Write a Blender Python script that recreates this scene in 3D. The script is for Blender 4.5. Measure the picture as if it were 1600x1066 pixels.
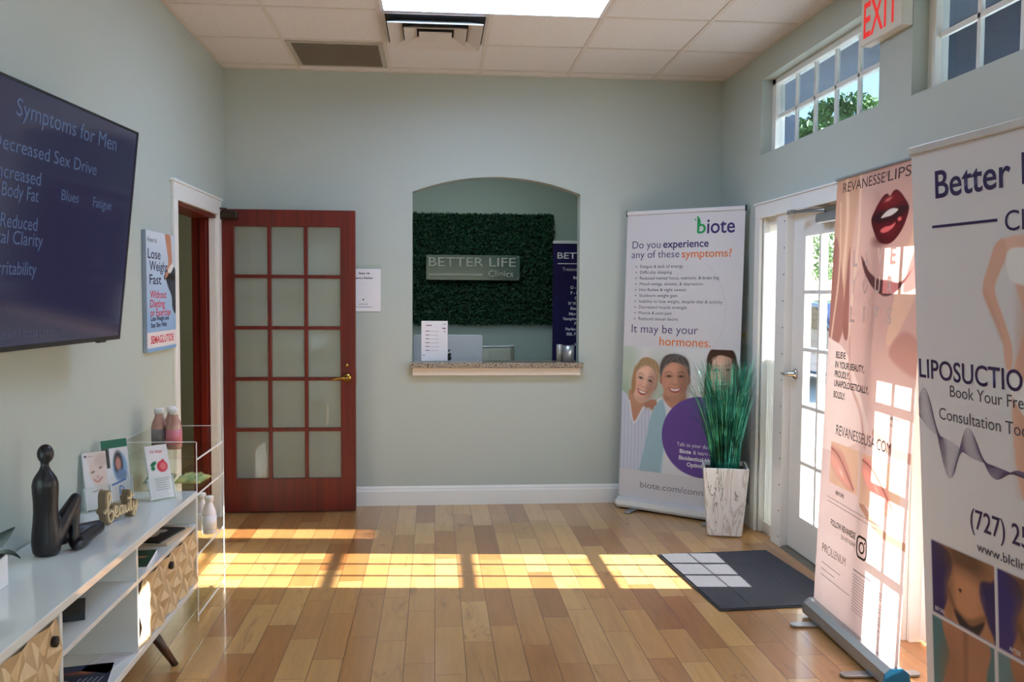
import bpy, bmesh, math, random
import numpy as np
from mathutils import Vector, Matrix, Euler
for o in list(bpy.data.objects): bpy.data.objects.remove(o)
scene = bpy.context.scene; COL = scene.collection
random.seed(7); RNG = np.random.default_rng(7)
R = math.radians
# ------------------------------------------------------------------ camera
cam = bpy.data.cameras.new('camera'); cam_o = bpy.data.objects.new('camera', cam); COL.objects.link(cam_o)
cam.sensor_fit = 'HORIZONTAL'; cam.sensor_width = 36.0; cam.lens = 36.0*1395.17/1600; cam.clip_start = .05
YAW, PIT, ROL = .0866, -.0517, .0064
_f = Vector((math.sin(YAW)*math.cos(PIT), math.cos(YAW)*math.cos(PIT), math.sin(PIT)))
_r = Vector((math.cos(YAW), -math.sin(YAW), 0)); _u = _r.cross(_f)
_r2 = math.cos(ROL)*_r + math.sin(ROL)*_u; _u2 = -math.sin(ROL)*_r + math.cos(ROL)*_u
_m = Matrix((_r2, _u2, -_f)).transposed().to_4x4(); _m.translation = (0, 0, 1.4813)
cam_o.matrix_world = _m; scene.camera = cam_o
# ------------------------------------------------------------------ world, sun, exposure
SUN_DIR = Vector((1, -.077, .4476)).normalized()
world = bpy.data.worlds.new('sky'); scene.world = world; world.use_nodes = True
wn = world.node_tree; wn.nodes.clear()
sky = wn.nodes.new('ShaderNodeTexSky'); sky.sky_type = 'NISHITA'; sky.sun_disc = False
sky.sun_elevation = R(24.1); sky.sun_rotation = R(94); sky.air_density = 1.0; sky.dust_density = .6; sky.altitude = 0
bg = wn.nodes.new('ShaderNodeBackground'); bg.inputs['Strength'].default_value = .52
wo = wn.nodes.new('ShaderNodeOutputWorld')
wn.links.new(sky.outputs[0], bg.inputs[0]); wn.links.new(bg.outputs[0], wo.inputs[0])
sun = bpy.data.lights.new('sun', 'SUN'); sun.energy = 33.0; sun.angle = R(.5); sun.color = (1, .985, .95)
sun_o = bpy.data.objects.new('sun', sun); COL.objects.link(sun_o)
sun_o.rotation_mode = 'QUATERNION'; sun_o.rotation_quaternion = SUN_DIR.to_track_quat('Z', 'Y'); sun_o.location = (12, -1, 8)
scene.view_settings.view_transform = 'Standard'; scene.view_settings.look = 'None'
scene.view_settings.gamma = 1; scene.view_settings.use_curve_mapping = False
scene.view_settings.exposure = 0.45
LIGHT_PANEL = 14.0
scene.cycles.max_bounces = 10; scene.cycles.diffuse_bounces = 6; scene.cycles.transparent_max_bounces = 24
scene.cycles.transmission_bounces = 8; scene.cycles.sample_clamp_indirect = 6.0; scene.cycles.use_denoising = True
scene.cycles.caustics_reflective = False; scene.cycles.caustics_refractive = False

# ------------------------------------------------------------------ materials
def lin(c):
    return tuple((x/255/12.92 if x <= 10.3 else ((x/255+.055)/1.055)**2.4) for x in c)
def rgba(c): return (*lin(c), 1)
MATS = {}
def newmat(name):
    m = bpy.data.materials.new(name); m.use_nodes = True; n = m.node_tree
    return m, n, n.nodes['Principled BSDF'], n.nodes['Material Output']
def N(n, t, **kw):
    x = n.nodes.new(t)
    for k, v in kw.items():
        if k in x.inputs: x.inputs[k].default_value = v
        else: setattr(x, k, v)
    return x
def mat(name, c, rough=.5, metal=0, vary=.06, scale=30, bump=0, coat=0, spec=.5, emit=None, es=0):
    """painted / moulded surface: base colour with slight noise variation"""
    if name in MATS: return MATS[name]
    m, n, b, o = newmat(name); L = n.links
    tc = N(n, 'ShaderNodeTexCoord'); nz = N(n, 'ShaderNodeTexNoise', Scale=scale, Detail=4.0)
    L.new(tc.outputs['Object'], nz.inputs['Vector'])
    mx = N(n, 'ShaderNodeMix', data_type='RGBA'); l = lin(c)
    mx.inputs[6].default_value = (*[x*(1-vary) for x in l], 1); mx.inputs[7].default_value = (*[min(1, x*(1+vary)) for x in l], 1)
    L.new(nz.outputs['Fac'], mx.inputs[0]); L.new(mx.outputs[2], b.inputs['Base Color'])
    b.inputs['Roughness'].default_value = rough; b.inputs['Metallic'].default_value = metal
    b.inputs['Coat Weight'].default_value = coat; b.inputs['Specular IOR Level'].default_value = spec
    if bump:
        bp = N(n, 'ShaderNodeBump', Strength=bump, Distance=.002); L.new(nz.outputs['Fac'], bp.inputs['Height']); L.new(bp.outputs[0], b.inputs['Normal'])
    if emit: b.inputs['Emission Color'].default_value = rgba(emit); b.inputs['Emission Strength'].default_value = es
    MATS[name] = m; return m
def glass(name, tint=(255, 255, 255), refl=1.0, rough=.0, haze=0.0, hazec=(230, 235, 235)):
    """thin architectural glass: clear with fresnel reflection, optional pale haze standing in for reflected light"""
    if name in MATS: return MATS[name]
    m, n, b, o = newmat(name); L = n.links; n.nodes.remove(b)
    tr = N(n, 'ShaderNodeBsdfTransparent'); tr.inputs[0].default_value = rgba(tint)
    gl = N(n, 'ShaderNodeBsdfGlossy'); gl.inputs['Roughness'].default_value = rough
    fr = N(n, 'ShaderNodeFresnel', IOR=1.45); ml = N(n, 'ShaderNodeMath', operation='MULTIPLY'); ml.inputs[1].default_value = refl
    L.new(fr.outputs[0], ml.inputs[0])
    ge = N(n, 'ShaderNodeNewGeometry'); fb = N(n, 'ShaderNodeMath', operation='MULTIPLY_ADD'); fb.inputs[1].default_value = -refl; fb.inputs[2].default_value = refl
    L.new(ge.outputs['Backfacing'], fb.inputs[0]); L.new(fb.outputs[0], ml.inputs[1])   # reflect at the outer face only
    mx = N(n, 'ShaderNodeMixShader'); L.new(ml.outputs[0], mx.inputs[0]); L.new(tr.outputs[0], mx.inputs[1]); L.new(gl.outputs[0], mx.inputs[2])
    out = mx
    if haze:
        tl = N(n, 'ShaderNodeBsdfTranslucent'); tl.inputs[0].default_value = rgba(hazec)
        df = N(n, 'ShaderNodeBsdfDiffuse'); df.inputs[0].default_value = rgba(hazec)
        h2 = N(n, 'ShaderNodeMixShader'); h2.inputs[0].default_value = .5; L.new(tl.outputs[0], h2.inputs[1]); L.new(df.outputs[0], h2.inputs[2])
        h = N(n, 'ShaderNodeMixShader'); h.inputs[0].default_value = haze; L.new(mx.outputs[0], h.inputs[1]); L.new(h2.outputs[0], h.inputs[2]); out = h
    L.new(out.outputs[0], o.inputs[0]); MATS[name] = m; return m
def vinyl(name, c=None, attr=False, trans=.12, rough=.45):
    """printed sheet: slightly translucent; colour from the print (vertex colours) or flat"""
    if name in MATS: return MATS[name]
    m, n, b, o = newmat(name); L = n.links
    tl = N(n, 'ShaderNodeBsdfTranslucent')
    b.inputs['Roughness'].default_value = rough; b.inputs['Specular IOR Level'].default_value = .3
    if attr:
        at = N(n, 'ShaderNodeAttribute', attribute_name='Col'); L.new(at.outputs[0], b.inputs['Base Color']); L.new(at.outputs[0], tl.inputs[0])
    else:
        nz = N(n, 'ShaderNodeTexNoise', Scale=3.0); mx = N(n, 'ShaderNodeMix', data_type='RGBA'); l = lin(c)
        mx.inputs[6].default_value = (*[x*.98 for x in l], 1); mx.inputs[7].default_value = (*l, 1)
        L.new(nz.outputs['Fac'], mx.inputs[0]); L.new(mx.outputs[2], b.inputs['Base Color']); L.new(mx.outputs[2], tl.inputs[0])
    mx2 = N(n, 'ShaderNodeMixShader'); mx2.inputs[0].default_value = trans
    L.new(b.outputs[0], mx2.inputs[1]); L.new(tl.outputs[0], mx2.inputs[2]); L.new(mx2.outputs[0], o.inputs[0])
    MATS[name] = m; return m
def wood(name, c1, c2, axis='z', rough=.35, scale=1.0, coat=.3):
    if name in MATS: return MATS[name]
    m, n, b, o = newmat(name); L = n.links
    tc = N(n, 'ShaderNodeTexCoord'); mp = N(n, 'ShaderNodeMapping')
    s = {'x': (1.5, 30, 30), 'y': (30, 1.5, 30), 'z': (30, 30, 1.5)}[axis]; mp.inputs['Scale'].default_value = tuple(v*scale for v in s)
    L.new(tc.outputs['Object'], mp.inputs[0])
    nz = N(n, 'ShaderNodeTexNoise', Scale=1.0, Detail=6.0, Distortion=.6); L.new(mp.outputs[0], nz.inputs['Vector'])
    cr = N(n, 'ShaderNodeValToRGB'); cr.color_ramp.elements[0].position = .3; cr.color_ramp.elements[1].position = .7
    cr.color_ramp.elements[0].color = rgba(c1); cr.color_ramp.elements[1].color = rgba(c2)
    L.new(nz.outputs['Fac'], cr.inputs[0]); L.new(cr.outputs[0], b.inputs['Base Color'])
    b.inputs['Roughness'].default_value = rough; b.inputs['Coat Weight'].default_value = coat; b.inputs['Coat Roughness'].default_value = .2
    MATS[name] = m; return m

def wall_paint(name, c):
    m, n, b, o = newmat(name); L = n.links
    tc = N(n, 'ShaderNodeTexCoord'); nz = N(n, 'ShaderNodeTexNoise', Scale=260.0, Detail=3.0); L.new(tc.outputs['Object'], nz.inputs['Vector'])
    n2 = N(n, 'ShaderNodeTexNoise', Scale=1.3, Detail=2.0); L.new(tc.outputs['Object'], n2.inputs['Vector'])
    mx = N(n, 'ShaderNodeMix', data_type='RGBA'); l = lin(c)
    mx.inputs[6].default_value = (*[x*.97 for x in l], 1); mx.inputs[7].default_value = (*[x*1.03 for x in l], 1)
    L.new(n2.outputs['Fac'], mx.inputs[0]); L.new(mx.outputs[2], b.inputs['Base Color'])
    bp = N(n, 'ShaderNodeBump', Strength=.12, Distance=.001); L.new(nz.outputs['Fac'], bp.inputs['Height']); L.new(bp.outputs[0], b.inputs['Normal'])
    b.inputs['Roughness'].default_value = .42; b.inputs['Specular IOR Level'].default_value = .35
    return m
M_WALL = wall_paint('sage_wall_paint', (183, 192, 185))
M_OFFICE = wall_paint('office_wall_paint', (178, 194, 182))
M_HALL = wall_paint('hall_wall_paint', (160, 162, 145))
M_TRIM = mat('white_trim_paint', (232, 232, 228), .35, vary=.01)
M_WHITE = mat('white_lacquer', (225, 228, 226), .05, vary=.01, coat=.5)
M_ALU = mat('brushed_aluminium', (172, 174, 176), .35, .9)
M_CHROME = mat('chrome', (200, 202, 205), .12, 1)
M_BLACK = mat('black_plastic', (18, 18, 20), .35)
M_BRASS = mat('polished_brass', (190, 150, 75), .2, 1)
M_MAHOG = wood('mahogany', (78, 14, 4), (112, 24, 8), 'z', .4, coat=.08)
M_MAHOGX = wood('mahogany_cross', (78, 14, 4), (112, 24, 8), 'x')
M_GLASS = glass('clear_glass')
M_ACRYL = glass('acrylic', (252, 254, 253), .55)
M_ACEDGE = mat('acrylic_edge', (242, 246, 247), .25, vary=.02)
M_PRINT = vinyl('print_colours', attr=True, trans=.10)
M_PAPER = mat('white_paper', (232, 232, 235), .6, vary=.01)

def floor_mat():
    m, n, b, o = newmat('hickory_planks'); L = n.links
    tc = N(n, 'ShaderNodeTexCoord'); sp = N(n, 'ShaderNodeSeparateXYZ'); L.new(tc.outputs['Object'], sp.inputs[0])
    def MA(op, a, bb=None):
        x = N(n, 'ShaderNodeMath', operation=op)
        for i, v in enumerate((a, bb)):
            if v is None: continue
            if isinstance(v, (int, float)): x.inputs[i].default_value = v
            else: L.new(v, x.inputs[i])
        return x.outputs[0]
    u = MA('DIVIDE', MA('ADD', sp.outputs['X'], 10.0), .1235); row = MA('FLOOR', u); fu = MA('FRACT', u)
    w = MA('ADD', MA('MULTIPLY', sp.outputs['Y'], 1.8), MA('MULTIPLY', row, 17.37))
    v1 = N(n, 'ShaderNodeTexVoronoi', voronoi_dimensions='1D', feature='F1', Scale=1.0, Randomness=.85); L.new(w, v1.inputs['W'])
    v2 = N(n, 'ShaderNodeTexVoronoi', voronoi_dimensions='1D', feature='DISTANCE_TO_EDGE', Scale=1.0, Randomness=.85); L.new(w, v2.inputs['W'])
    pid = N(n, 'ShaderNodeSeparateColor'); L.new(v1.outputs['Color'], pid.inputs[0])
    cr = N(n, 'ShaderNodeValToRGB'); e = cr.color_ramp
    e.elements[0].position = 0; e.elements[0].color = rgba((150, 98, 52)); e.elements[1].position = 1; e.elements[1].color = rgba((204, 160, 100))
    for p, c in ((.12, (166, 114, 64)), (.3, (178, 129, 75)), (.55, (186, 139, 83)), (.8, (194, 150, 92))):
        q = e.elements.new(p); q.color = rgba(c)
    L.new(pid.outputs[0], cr.inputs[0])
    # grain, offset per plank
    cmb = N(n, 'ShaderNodeCombineXYZ'); L.new(MA('ADD', MA('MULTIPLY', sp.outputs['X'], 24), MA('MULTIPLY', pid.outputs[1], 60)), cmb.inputs[0])
    L.new(MA('MULTIPLY', sp.outputs['Y'], 2.2), cmb.inputs[1]); L.new(MA('MULTIPLY', pid.outputs[2], 40), cmb.inputs[2])
    gr = N(n, 'ShaderNodeTexNoise', Scale=1.0, Detail=6.0, Roughness=.6, Distortion=.9); L.new(cmb.outputs[0], gr.inputs['Vector'])
    gm = N(n, 'ShaderNodeMapRange'); gm.inputs[1].default_value = .3; gm.inputs[2].default_value = .75; gm.inputs[3].default_value = .84; gm.inputs[4].default_value = 1.08
    L.new(gr.outputs['Fac'], gm.inputs[0])
    m1 = N(n, 'ShaderNodeMix', data_type='RGBA', blend_type='MULTIPLY'); m1.inputs[0].default_value = 1
    L.new(cr.outputs[0], m1.inputs[6]); L.new(gm.outputs[0], m1.inputs[7])
    # dark heartwood streaks on a few planks
    c2 = N(n, 'ShaderNodeCombineXYZ'); L.new(MA('ADD', MA('MULTIPLY', sp.outputs['X'], 9), MA('MULTIPLY', pid.outputs[2], 90)), c2.inputs[0]); L.new(MA('MULTIPLY', sp.outputs['Y'], 2.0), c2.inputs[1])
    st = N(n, 'ShaderNodeTexNoise', Scale=1.0, Detail=7.0, Roughness=.7, Distortion=1.6); L.new(c2.outputs[0], st.inputs['Vector'])
    sr = N(n, 'ShaderNodeMapRange'); sr.inputs[1].default_value = .56; sr.inputs[2].default_value = .73; L.new(st.outputs['Fac'], sr.inputs[0])
    sel = MA('MULTIPLY', sr.outputs[0], MA('MULTIPLY', MA('GREATER_THAN', pid.outputs[1], .4), .75))
    m2 = N(n, 'ShaderNodeMix', data_type='RGBA'); m2.inputs[7].default_value = rgba((96, 62, 42)); L.new(sel, m2.inputs[0]); L.new(m1.outputs[2], m2.inputs[6])
    # joints
    ed = MA('MINIMUM', MA('MULTIPLY', MA('MINIMUM', fu, MA('SUBTRACT', 1.0, fu)), .1235), MA('DIVIDE', v2.outputs['Distance'], 1.8))
    gp = N(n, 'ShaderNodeMapRange'); gp.inputs[1].default_value = .0007; gp.inputs[2].default_value = .0022; gp.inputs[3].default_value = 1; gp.inputs[4].default_value = 0; L.new(ed, gp.inputs[0])
    m3 = N(n, 'ShaderNodeMix', data_type='RGBA'); m3.inputs[7].default_value = rgba((92, 58, 36)); L.new(gp.outputs[0], m3.inputs[0]); L.new(m2.outputs[2], m3.inputs[6])
    L.new(m3.outputs[2], b.inputs['Base Color'])
    bp = N(n, 'ShaderNodeBump', Strength=.5, Distance=.001); bp.invert = True; L.new(gp.outputs[0], bp.inputs['Height']); L.new(bp.outputs[0], b.inputs['Normal'])
    b.inputs['Roughness'].default_value = .28; b.inputs['Coat Weight'].default_value = .45; b.inputs['Coat Roughness'].default_value = .08
    return m
def tile_mat():
    m, n, b, o = newmat('acoustic_ceiling_tile'); L = n.links
    tc = N(n, 'ShaderNodeTexCoord'); nz = N(n, 'ShaderNodeTexNoise', Scale=90.0, Detail=5.0, Roughness=.7); L.new(tc.outputs['Object'], nz.inputs['Vector'])
    cr = N(n, 'ShaderNodeValToRGB'); cr.color_ramp.elements[0].position = .3; cr.color_ramp.elements[0].color = rgba((200, 196, 194)); cr.color_ramp.elements[1].position = .5; cr.color_ramp.elements[1].color = rgba((224, 220, 219))
    L.new(nz.outputs['Fac'], cr.inputs[0]); L.new(cr.outputs[0], b.inputs['Base Color']); b.inputs['Roughness'].default_value = .9
    bp = N(n, 'ShaderNodeBump', Strength=.35, Distance=.002); L.new(nz.outputs['Fac'], bp.inputs['Height']); L.new(bp.outputs[0], b.inputs['Normal'])
    return m
def granite_mat():
    m, n, b, o = newmat('speckled_granite'); L = n.links
    tc = N(n, 'ShaderNodeTexCoord'); v = N(n, 'ShaderNodeTexNoise', Scale=95.0, Detail=5.0, Roughness=.75); L.new(tc.outputs['Object'], v.inputs['Vector'])
    cr = N(n, 'ShaderNodeValToRGB'); e = cr.color_ramp; e.interpolation = 'CONSTANT'
    e.elements[0].position = 0; e.elements[0].color = rgba((45, 38, 36)); e.elements[1].position = .6; e.elements[1].color = rgba((200, 192, 175))
    for p, c in ((.42, (120, 98, 84)), (.47, (176, 160, 140)), (.54, (150, 148, 138))):
        q = e.elements.new(p); q.color = rgba(c)
    L.new(v.outputs['Fac'], cr.inputs[0]); L.new(cr.outputs[0], b.inputs['Base Color']); b.inputs['Roughness'].default_value = .12
    return m
def marble_mat():
    m, n, b, o = newmat('veined_white_ceramic'); L = n.links
    tc = N(n, 'ShaderNodeTexCoord'); mp = N(n, 'ShaderNodeMapping'); mp.inputs['Scale'].default_value = (9, 9, 2.2); L.new(tc.outputs['Object'], mp.inputs[0])
    nz = N(n, 'ShaderNodeTexNoise', Scale=1.0, Detail=5.0, Roughness=.55, Distortion=1.2); L.new(mp.outputs[0], nz.inputs['Vector'])
    cr = N(n, 'ShaderNodeValToRGB'); e = cr.color_ramp; e.elements[0].position = .3; e.elements[0].color = rgba((232, 228, 224)); e.elements[1].position = .72; e.elements[1].color = rgba((226, 224, 222))
    for p, c in ((.43, (236, 233, 230)), (.452, (120, 116, 114)), (.468, (226, 220, 214)), (.56, (236, 233, 231)), (.6, (200, 188, 180)), (.63, (234, 231, 229))):
        q = e.elements.new(p); q.color = rgba(c)
    L.new(nz.outputs['Fac'], cr.inputs[0]); L.new(cr.outputs[0], b.inputs['Base Color']); b.inputs['Roughness'].default_value = .22
    return m
M_FLOOR, M_TILE, M_GRANITE, M_MARBLE = floor_mat(), tile_mat(), granite_mat(), marble_mat()

# ------------------------------------------------------------------ mesh helpers
def bm_new(): return bmesh.new()
def box(bm, x0, x1, y0, y1, z0, z1, mi=0, M=None):
    vs = [bm.verts.new(Vector(p) if M is None else M @ Vector(p)) for p in
          ((x0, y0, z0), (x1, y0, z0), (x1, y1, z0), (x0, y1, z0), (x0, y0, z1), (x1, y0, z1), (x1, y1, z1), (x0, y1, z1))]
    for f in ((0, 3, 2, 1), (4, 5, 6, 7), (0, 1, 5, 4), (1, 2, 6, 5), (2, 3, 7, 6), (3, 0, 4, 7)):
        q = bm.faces.new([vs[i] for i in f]); q.material_index = mi
def B(*a, mi=0, M=None):
    bm = bm_new(); box(bm, *a, mi=mi, M=M); return bm
def prism(bm, pts, d0, d1, axis='y', mi=0, M=None, smooth=False):
    """closed 2-D outline extruded along an axis. axis y: pts=(x,z); x: pts=(y,z); z: pts=(x,y)"""
    def P(a, b, d): return {'y': (a, d, b), 'x': (d, a, b), 'z': (a, b, d)}[axis]
    f = lambda v: Vector(v) if M is None else M @ Vector(v)
    r0 = [bm.verts.new(f(P(a, b, d0))) for a, b in pts]; r1 = [bm.verts.new(f(P(a, b, d1))) for a, b in pts]
    k = len(pts)
    for i in range(k):
        q = bm.faces.new((r0[i], r0[(i+1) % k], r1[(i+1) % k], r1[i])); q.material_index = mi; q.smooth = smooth
    a = bm.faces.new(r0[::-1]); c = bm.faces.new(r1); a.material_index = c.material_index = mi
def lathe(bm, prof, cx=0, cy=0, seg=24, mi=0, M=None, smooth=True):
    rings = []
    for r, z in prof:
        rings.append([bm.verts.new((lambda v: v if M is None else M @ v)(Vector((cx+r*math.cos(2*math.pi*i/seg), cy+r*math.sin(2*math.pi*i/seg), z)))) for i in range(seg)])
    for a, b in zip(rings, rings[1:]):
        for i in range(seg):
            f = bm.faces.new((a[i], a[(i+1) % seg], b[(i+1) % seg], b[i])); f.smooth = smooth; f.material_index = mi
    for rg, rev in ((rings[0], True), (rings[-1], False)):
        f = bm.faces.new(rg[::-1] if rev else rg); f.material_index = mi
def tube(bm, pts, rad, seg=10, mi=0, cap=True):
    pts = [Vector(p) for p in pts]; k = len(pts); rads = rad if isinstance(rad, (list, tuple)) else [rad]*k
    prev = None; rings = []
    for i, p in enumerate(pts):
        t = (pts[min(i+1, k-1)]-pts[max(i-1, 0)]).normalized()
        if prev is None:
            a = Vector((0, 0, 1)) if abs(t.z) < .9 else Vector((1, 0, 0)); nrm = t.cross(a).normalized()
        else:
            nrm = (prev - t*prev.dot(t)).normalized()
        prev = nrm; bn = t.cross(nrm)
        rings.append([bm.verts.new(p+rads[i]*(math.cos(2*math.pi*j/seg)*nrm+math.sin(2*math.pi*j/seg)*bn)) for j in range(seg)])
    for a, b in zip(rings, rings[1:]):
        for j in range(seg):
            f = bm.faces.new((a[j], a[(j+1) % seg], b[(j+1) % seg], b[j])); f.smooth = True; f.material_index = mi
    if cap:
        for rg in (rings[0][::-1], rings[-1]): bm.faces.new(rg).material_index = mi
def ribbon(bm, pts, w, mi=0, y=0):
    """flat printed line in the x-z plane facing -y"""
    if isinstance(bm, Sheet): bm = bm.rest
    L_, R_ = [], []
    for i, (x, z) in enumerate(pts):
        a = pts[max(i-1, 0)]; b = pts[min(i+1, len(pts)-1)]; dx, dz = b[0]-a[0], b[1]-a[1]; l = math.hypot(dx, dz) or 1
        nx, nz = -dz/l*w/2, dx/l*w/2
        L_.append(bm.verts.new((x+nx, y, z+nz))); R_.append(bm.verts.new((x-nx, y, z-nz)))
    for i in range(len(pts)-1):
        bm.faces.new((R_[i], R_[i+1], L_[i+1], L_[i])).material_index = mi
def quad(bm, x0, x1, z0, z1, y=0, mi=0):
    f = bm.faces.new([bm.verts.new(p) for p in ((x0, y, z0), (x1, y, z0), (x1, y, z1), (x0, y, z1))]); f.material_index = mi
def poly(bm, pts, y=0, mi=0):
    if isinstance(bm, Sheet): bm = bm.rest
    f = bm.faces.new([bm.verts.new((x, y, z)) for x, z in pts]); f.material_index = mi
    if f.normal.y > 0: f.normal_flip()
def circ(cx, cz, r, n=32, rz=None, a0=0, a1=360):
    rz = rz or r
    return [(cx+r*math.cos(R(a0+(a1-a0)*i/n)), cz+rz*math.sin(R(a0+(a1-a0)*i/n))) for i in range(n if a1-a0 == 360 else n+1)]
def lean(bm, k):
    for v in bm.verts: v.co.y += k*v.co.z
    return bm
class Sheet:
    """collects each line of lettering as a part of its own, rules and marks together"""
    def __init__(s): s.rest = bmesh.new(); s.lines = []
def text(bm, s, x, z, cap, w=None, bold=0, y=0, ext=0, mi=0, align='L', space=1.0):
    """lettering in the x-z plane facing -y: baseline z, cap height cap, optional fitted width w"""
    if isinstance(bm, Sheet):
        nb = bmesh.new(); bm.lines.append(nb); return text(nb, s, x, z, cap, w, bold, y, ext, mi, align, space)
    c = bpy.data.curves.new('t', 'FONT'); c.body = s; c.size = 1; c.offset = bold; c.extrude = 0; c.resolution_u = 4; c.space_character = space
    o = bpy.data.objects.new('t', c); COL.objects.link(o); bpy.context.view_layer.update()
    me = bpy.data.meshes.new_from_object(o.evaluated_get(bpy.context.evaluated_depsgraph_get()))
    bpy.data.objects.remove(o); bpy.data.curves.remove(c)
    t = bmesh.new(); t.from_mesh(me); bpy.data.meshes.remove(me)
    xs = [v.co.x for v in t.verts]; k = cap/.682; sx = k
    if w: sx = w/(max(xs)-min(xs))
    ox = min(xs)*sx
    if align == 'C': ox = (min(xs)+max(xs))/2*sx
    if align == 'R': ox = max(xs)*sx
    if ext:
        g = bmesh.ops.extrude_face_region(t, geom=t.faces[:])
        for v in g['geom']:
            if isinstance(v, bmesh.types.BMVert): v.co.z += ext/k
    for v in t.verts: v.co = Vector((x+v.co.x*sx-ox, y-v.co.z*k, z+v.co.y*k))
    for f in t.faces: f.material_index = mi
    me = bpy.data.meshes.new('t'); t.to_mesh(me); t.free(); n0 = len(bm.faces); bm.from_mesh(me); bpy.data.meshes.remove(me)
    return bm
def T(*a, **k): return text(bm_new(), *a, **k)
def obj(name, bm, mats, parent=None, bevel=0, smooth=False, seg=2):
    me = bpy.data.meshes.new(name)
    bmesh.ops.recalc_face_normals(bm, faces=bm.faces[:]) if not getattr(bm, 'keep', False) else None
    bm.to_mesh(me); bm.free()
    for m in (mats if isinstance(mats, (list, tuple)) else [mats]): me.materials.append(m)
    o = bpy.data.objects.new(name, me); COL.objects.link(o)
    if parent: o.parent = parent
    if smooth:
        for p in me.polygons: p.use_smooth = True
    if bevel:
        b = o.modifiers.new('bevel', 'BEVEL'); b.width = bevel; b.segments = seg; b.limit_method = 'ANGLE'; b.angle_limit = R(40)
    return o
def flat(name, bm, mats, parent=None):
    """printed flat part, normals already facing -y"""
    me = bpy.data.meshes.new(name)
    for f in bm.faces: f.normal_update()
    bm.to_mesh(me); bm.free()
    for m in (mats if isinstance(mats, (list, tuple)) else [mats]): me.materials.append(m)
    o = bpy.data.objects.new(name, me); COL.objects.link(o)
    if parent: o.parent = parent
    return o
def tag(o, label, cat, group=None):
    o['label'] = label; o['category'] = cat
    if group: o['group'] = group
    return o
def thing(name, label, cat, loc=(0, 0, 0), rz=0, group=None):
    o = bpy.data.objects.new(name, None); COL.objects.link(o); o.empty_display_size = .1
    o.location = loc; o.rotation_euler = (0, 0, rz)
    return tag(o, label, cat, group)
def struct(name, bm, m, parent=None, bevel=0):
    o = obj(name, bm, m, parent, bevel)
    if not parent: o['kind'] = 'structure'
    return o
def sroot(name, label, cat):
    o = bpy.data.objects.new(name, None); COL.objects.link(o); o['kind'] = 'structure'; o['label'] = label; o['category'] = cat
    return o
def dup(root, loc, rz=None, label=None):
    r = root.copy(); COL.objects.link(r); r.location = loc
    if rz is not None: r.rotation_euler = (0, 0, rz)
    if label: r['label'] = label
    for ch in list(root.children):
        c = ch.copy(); COL.objects.link(c); c.parent = r
        for g in ch.children:
            d = g.copy(); COL.objects.link(d); d.parent = c
    return r

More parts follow.
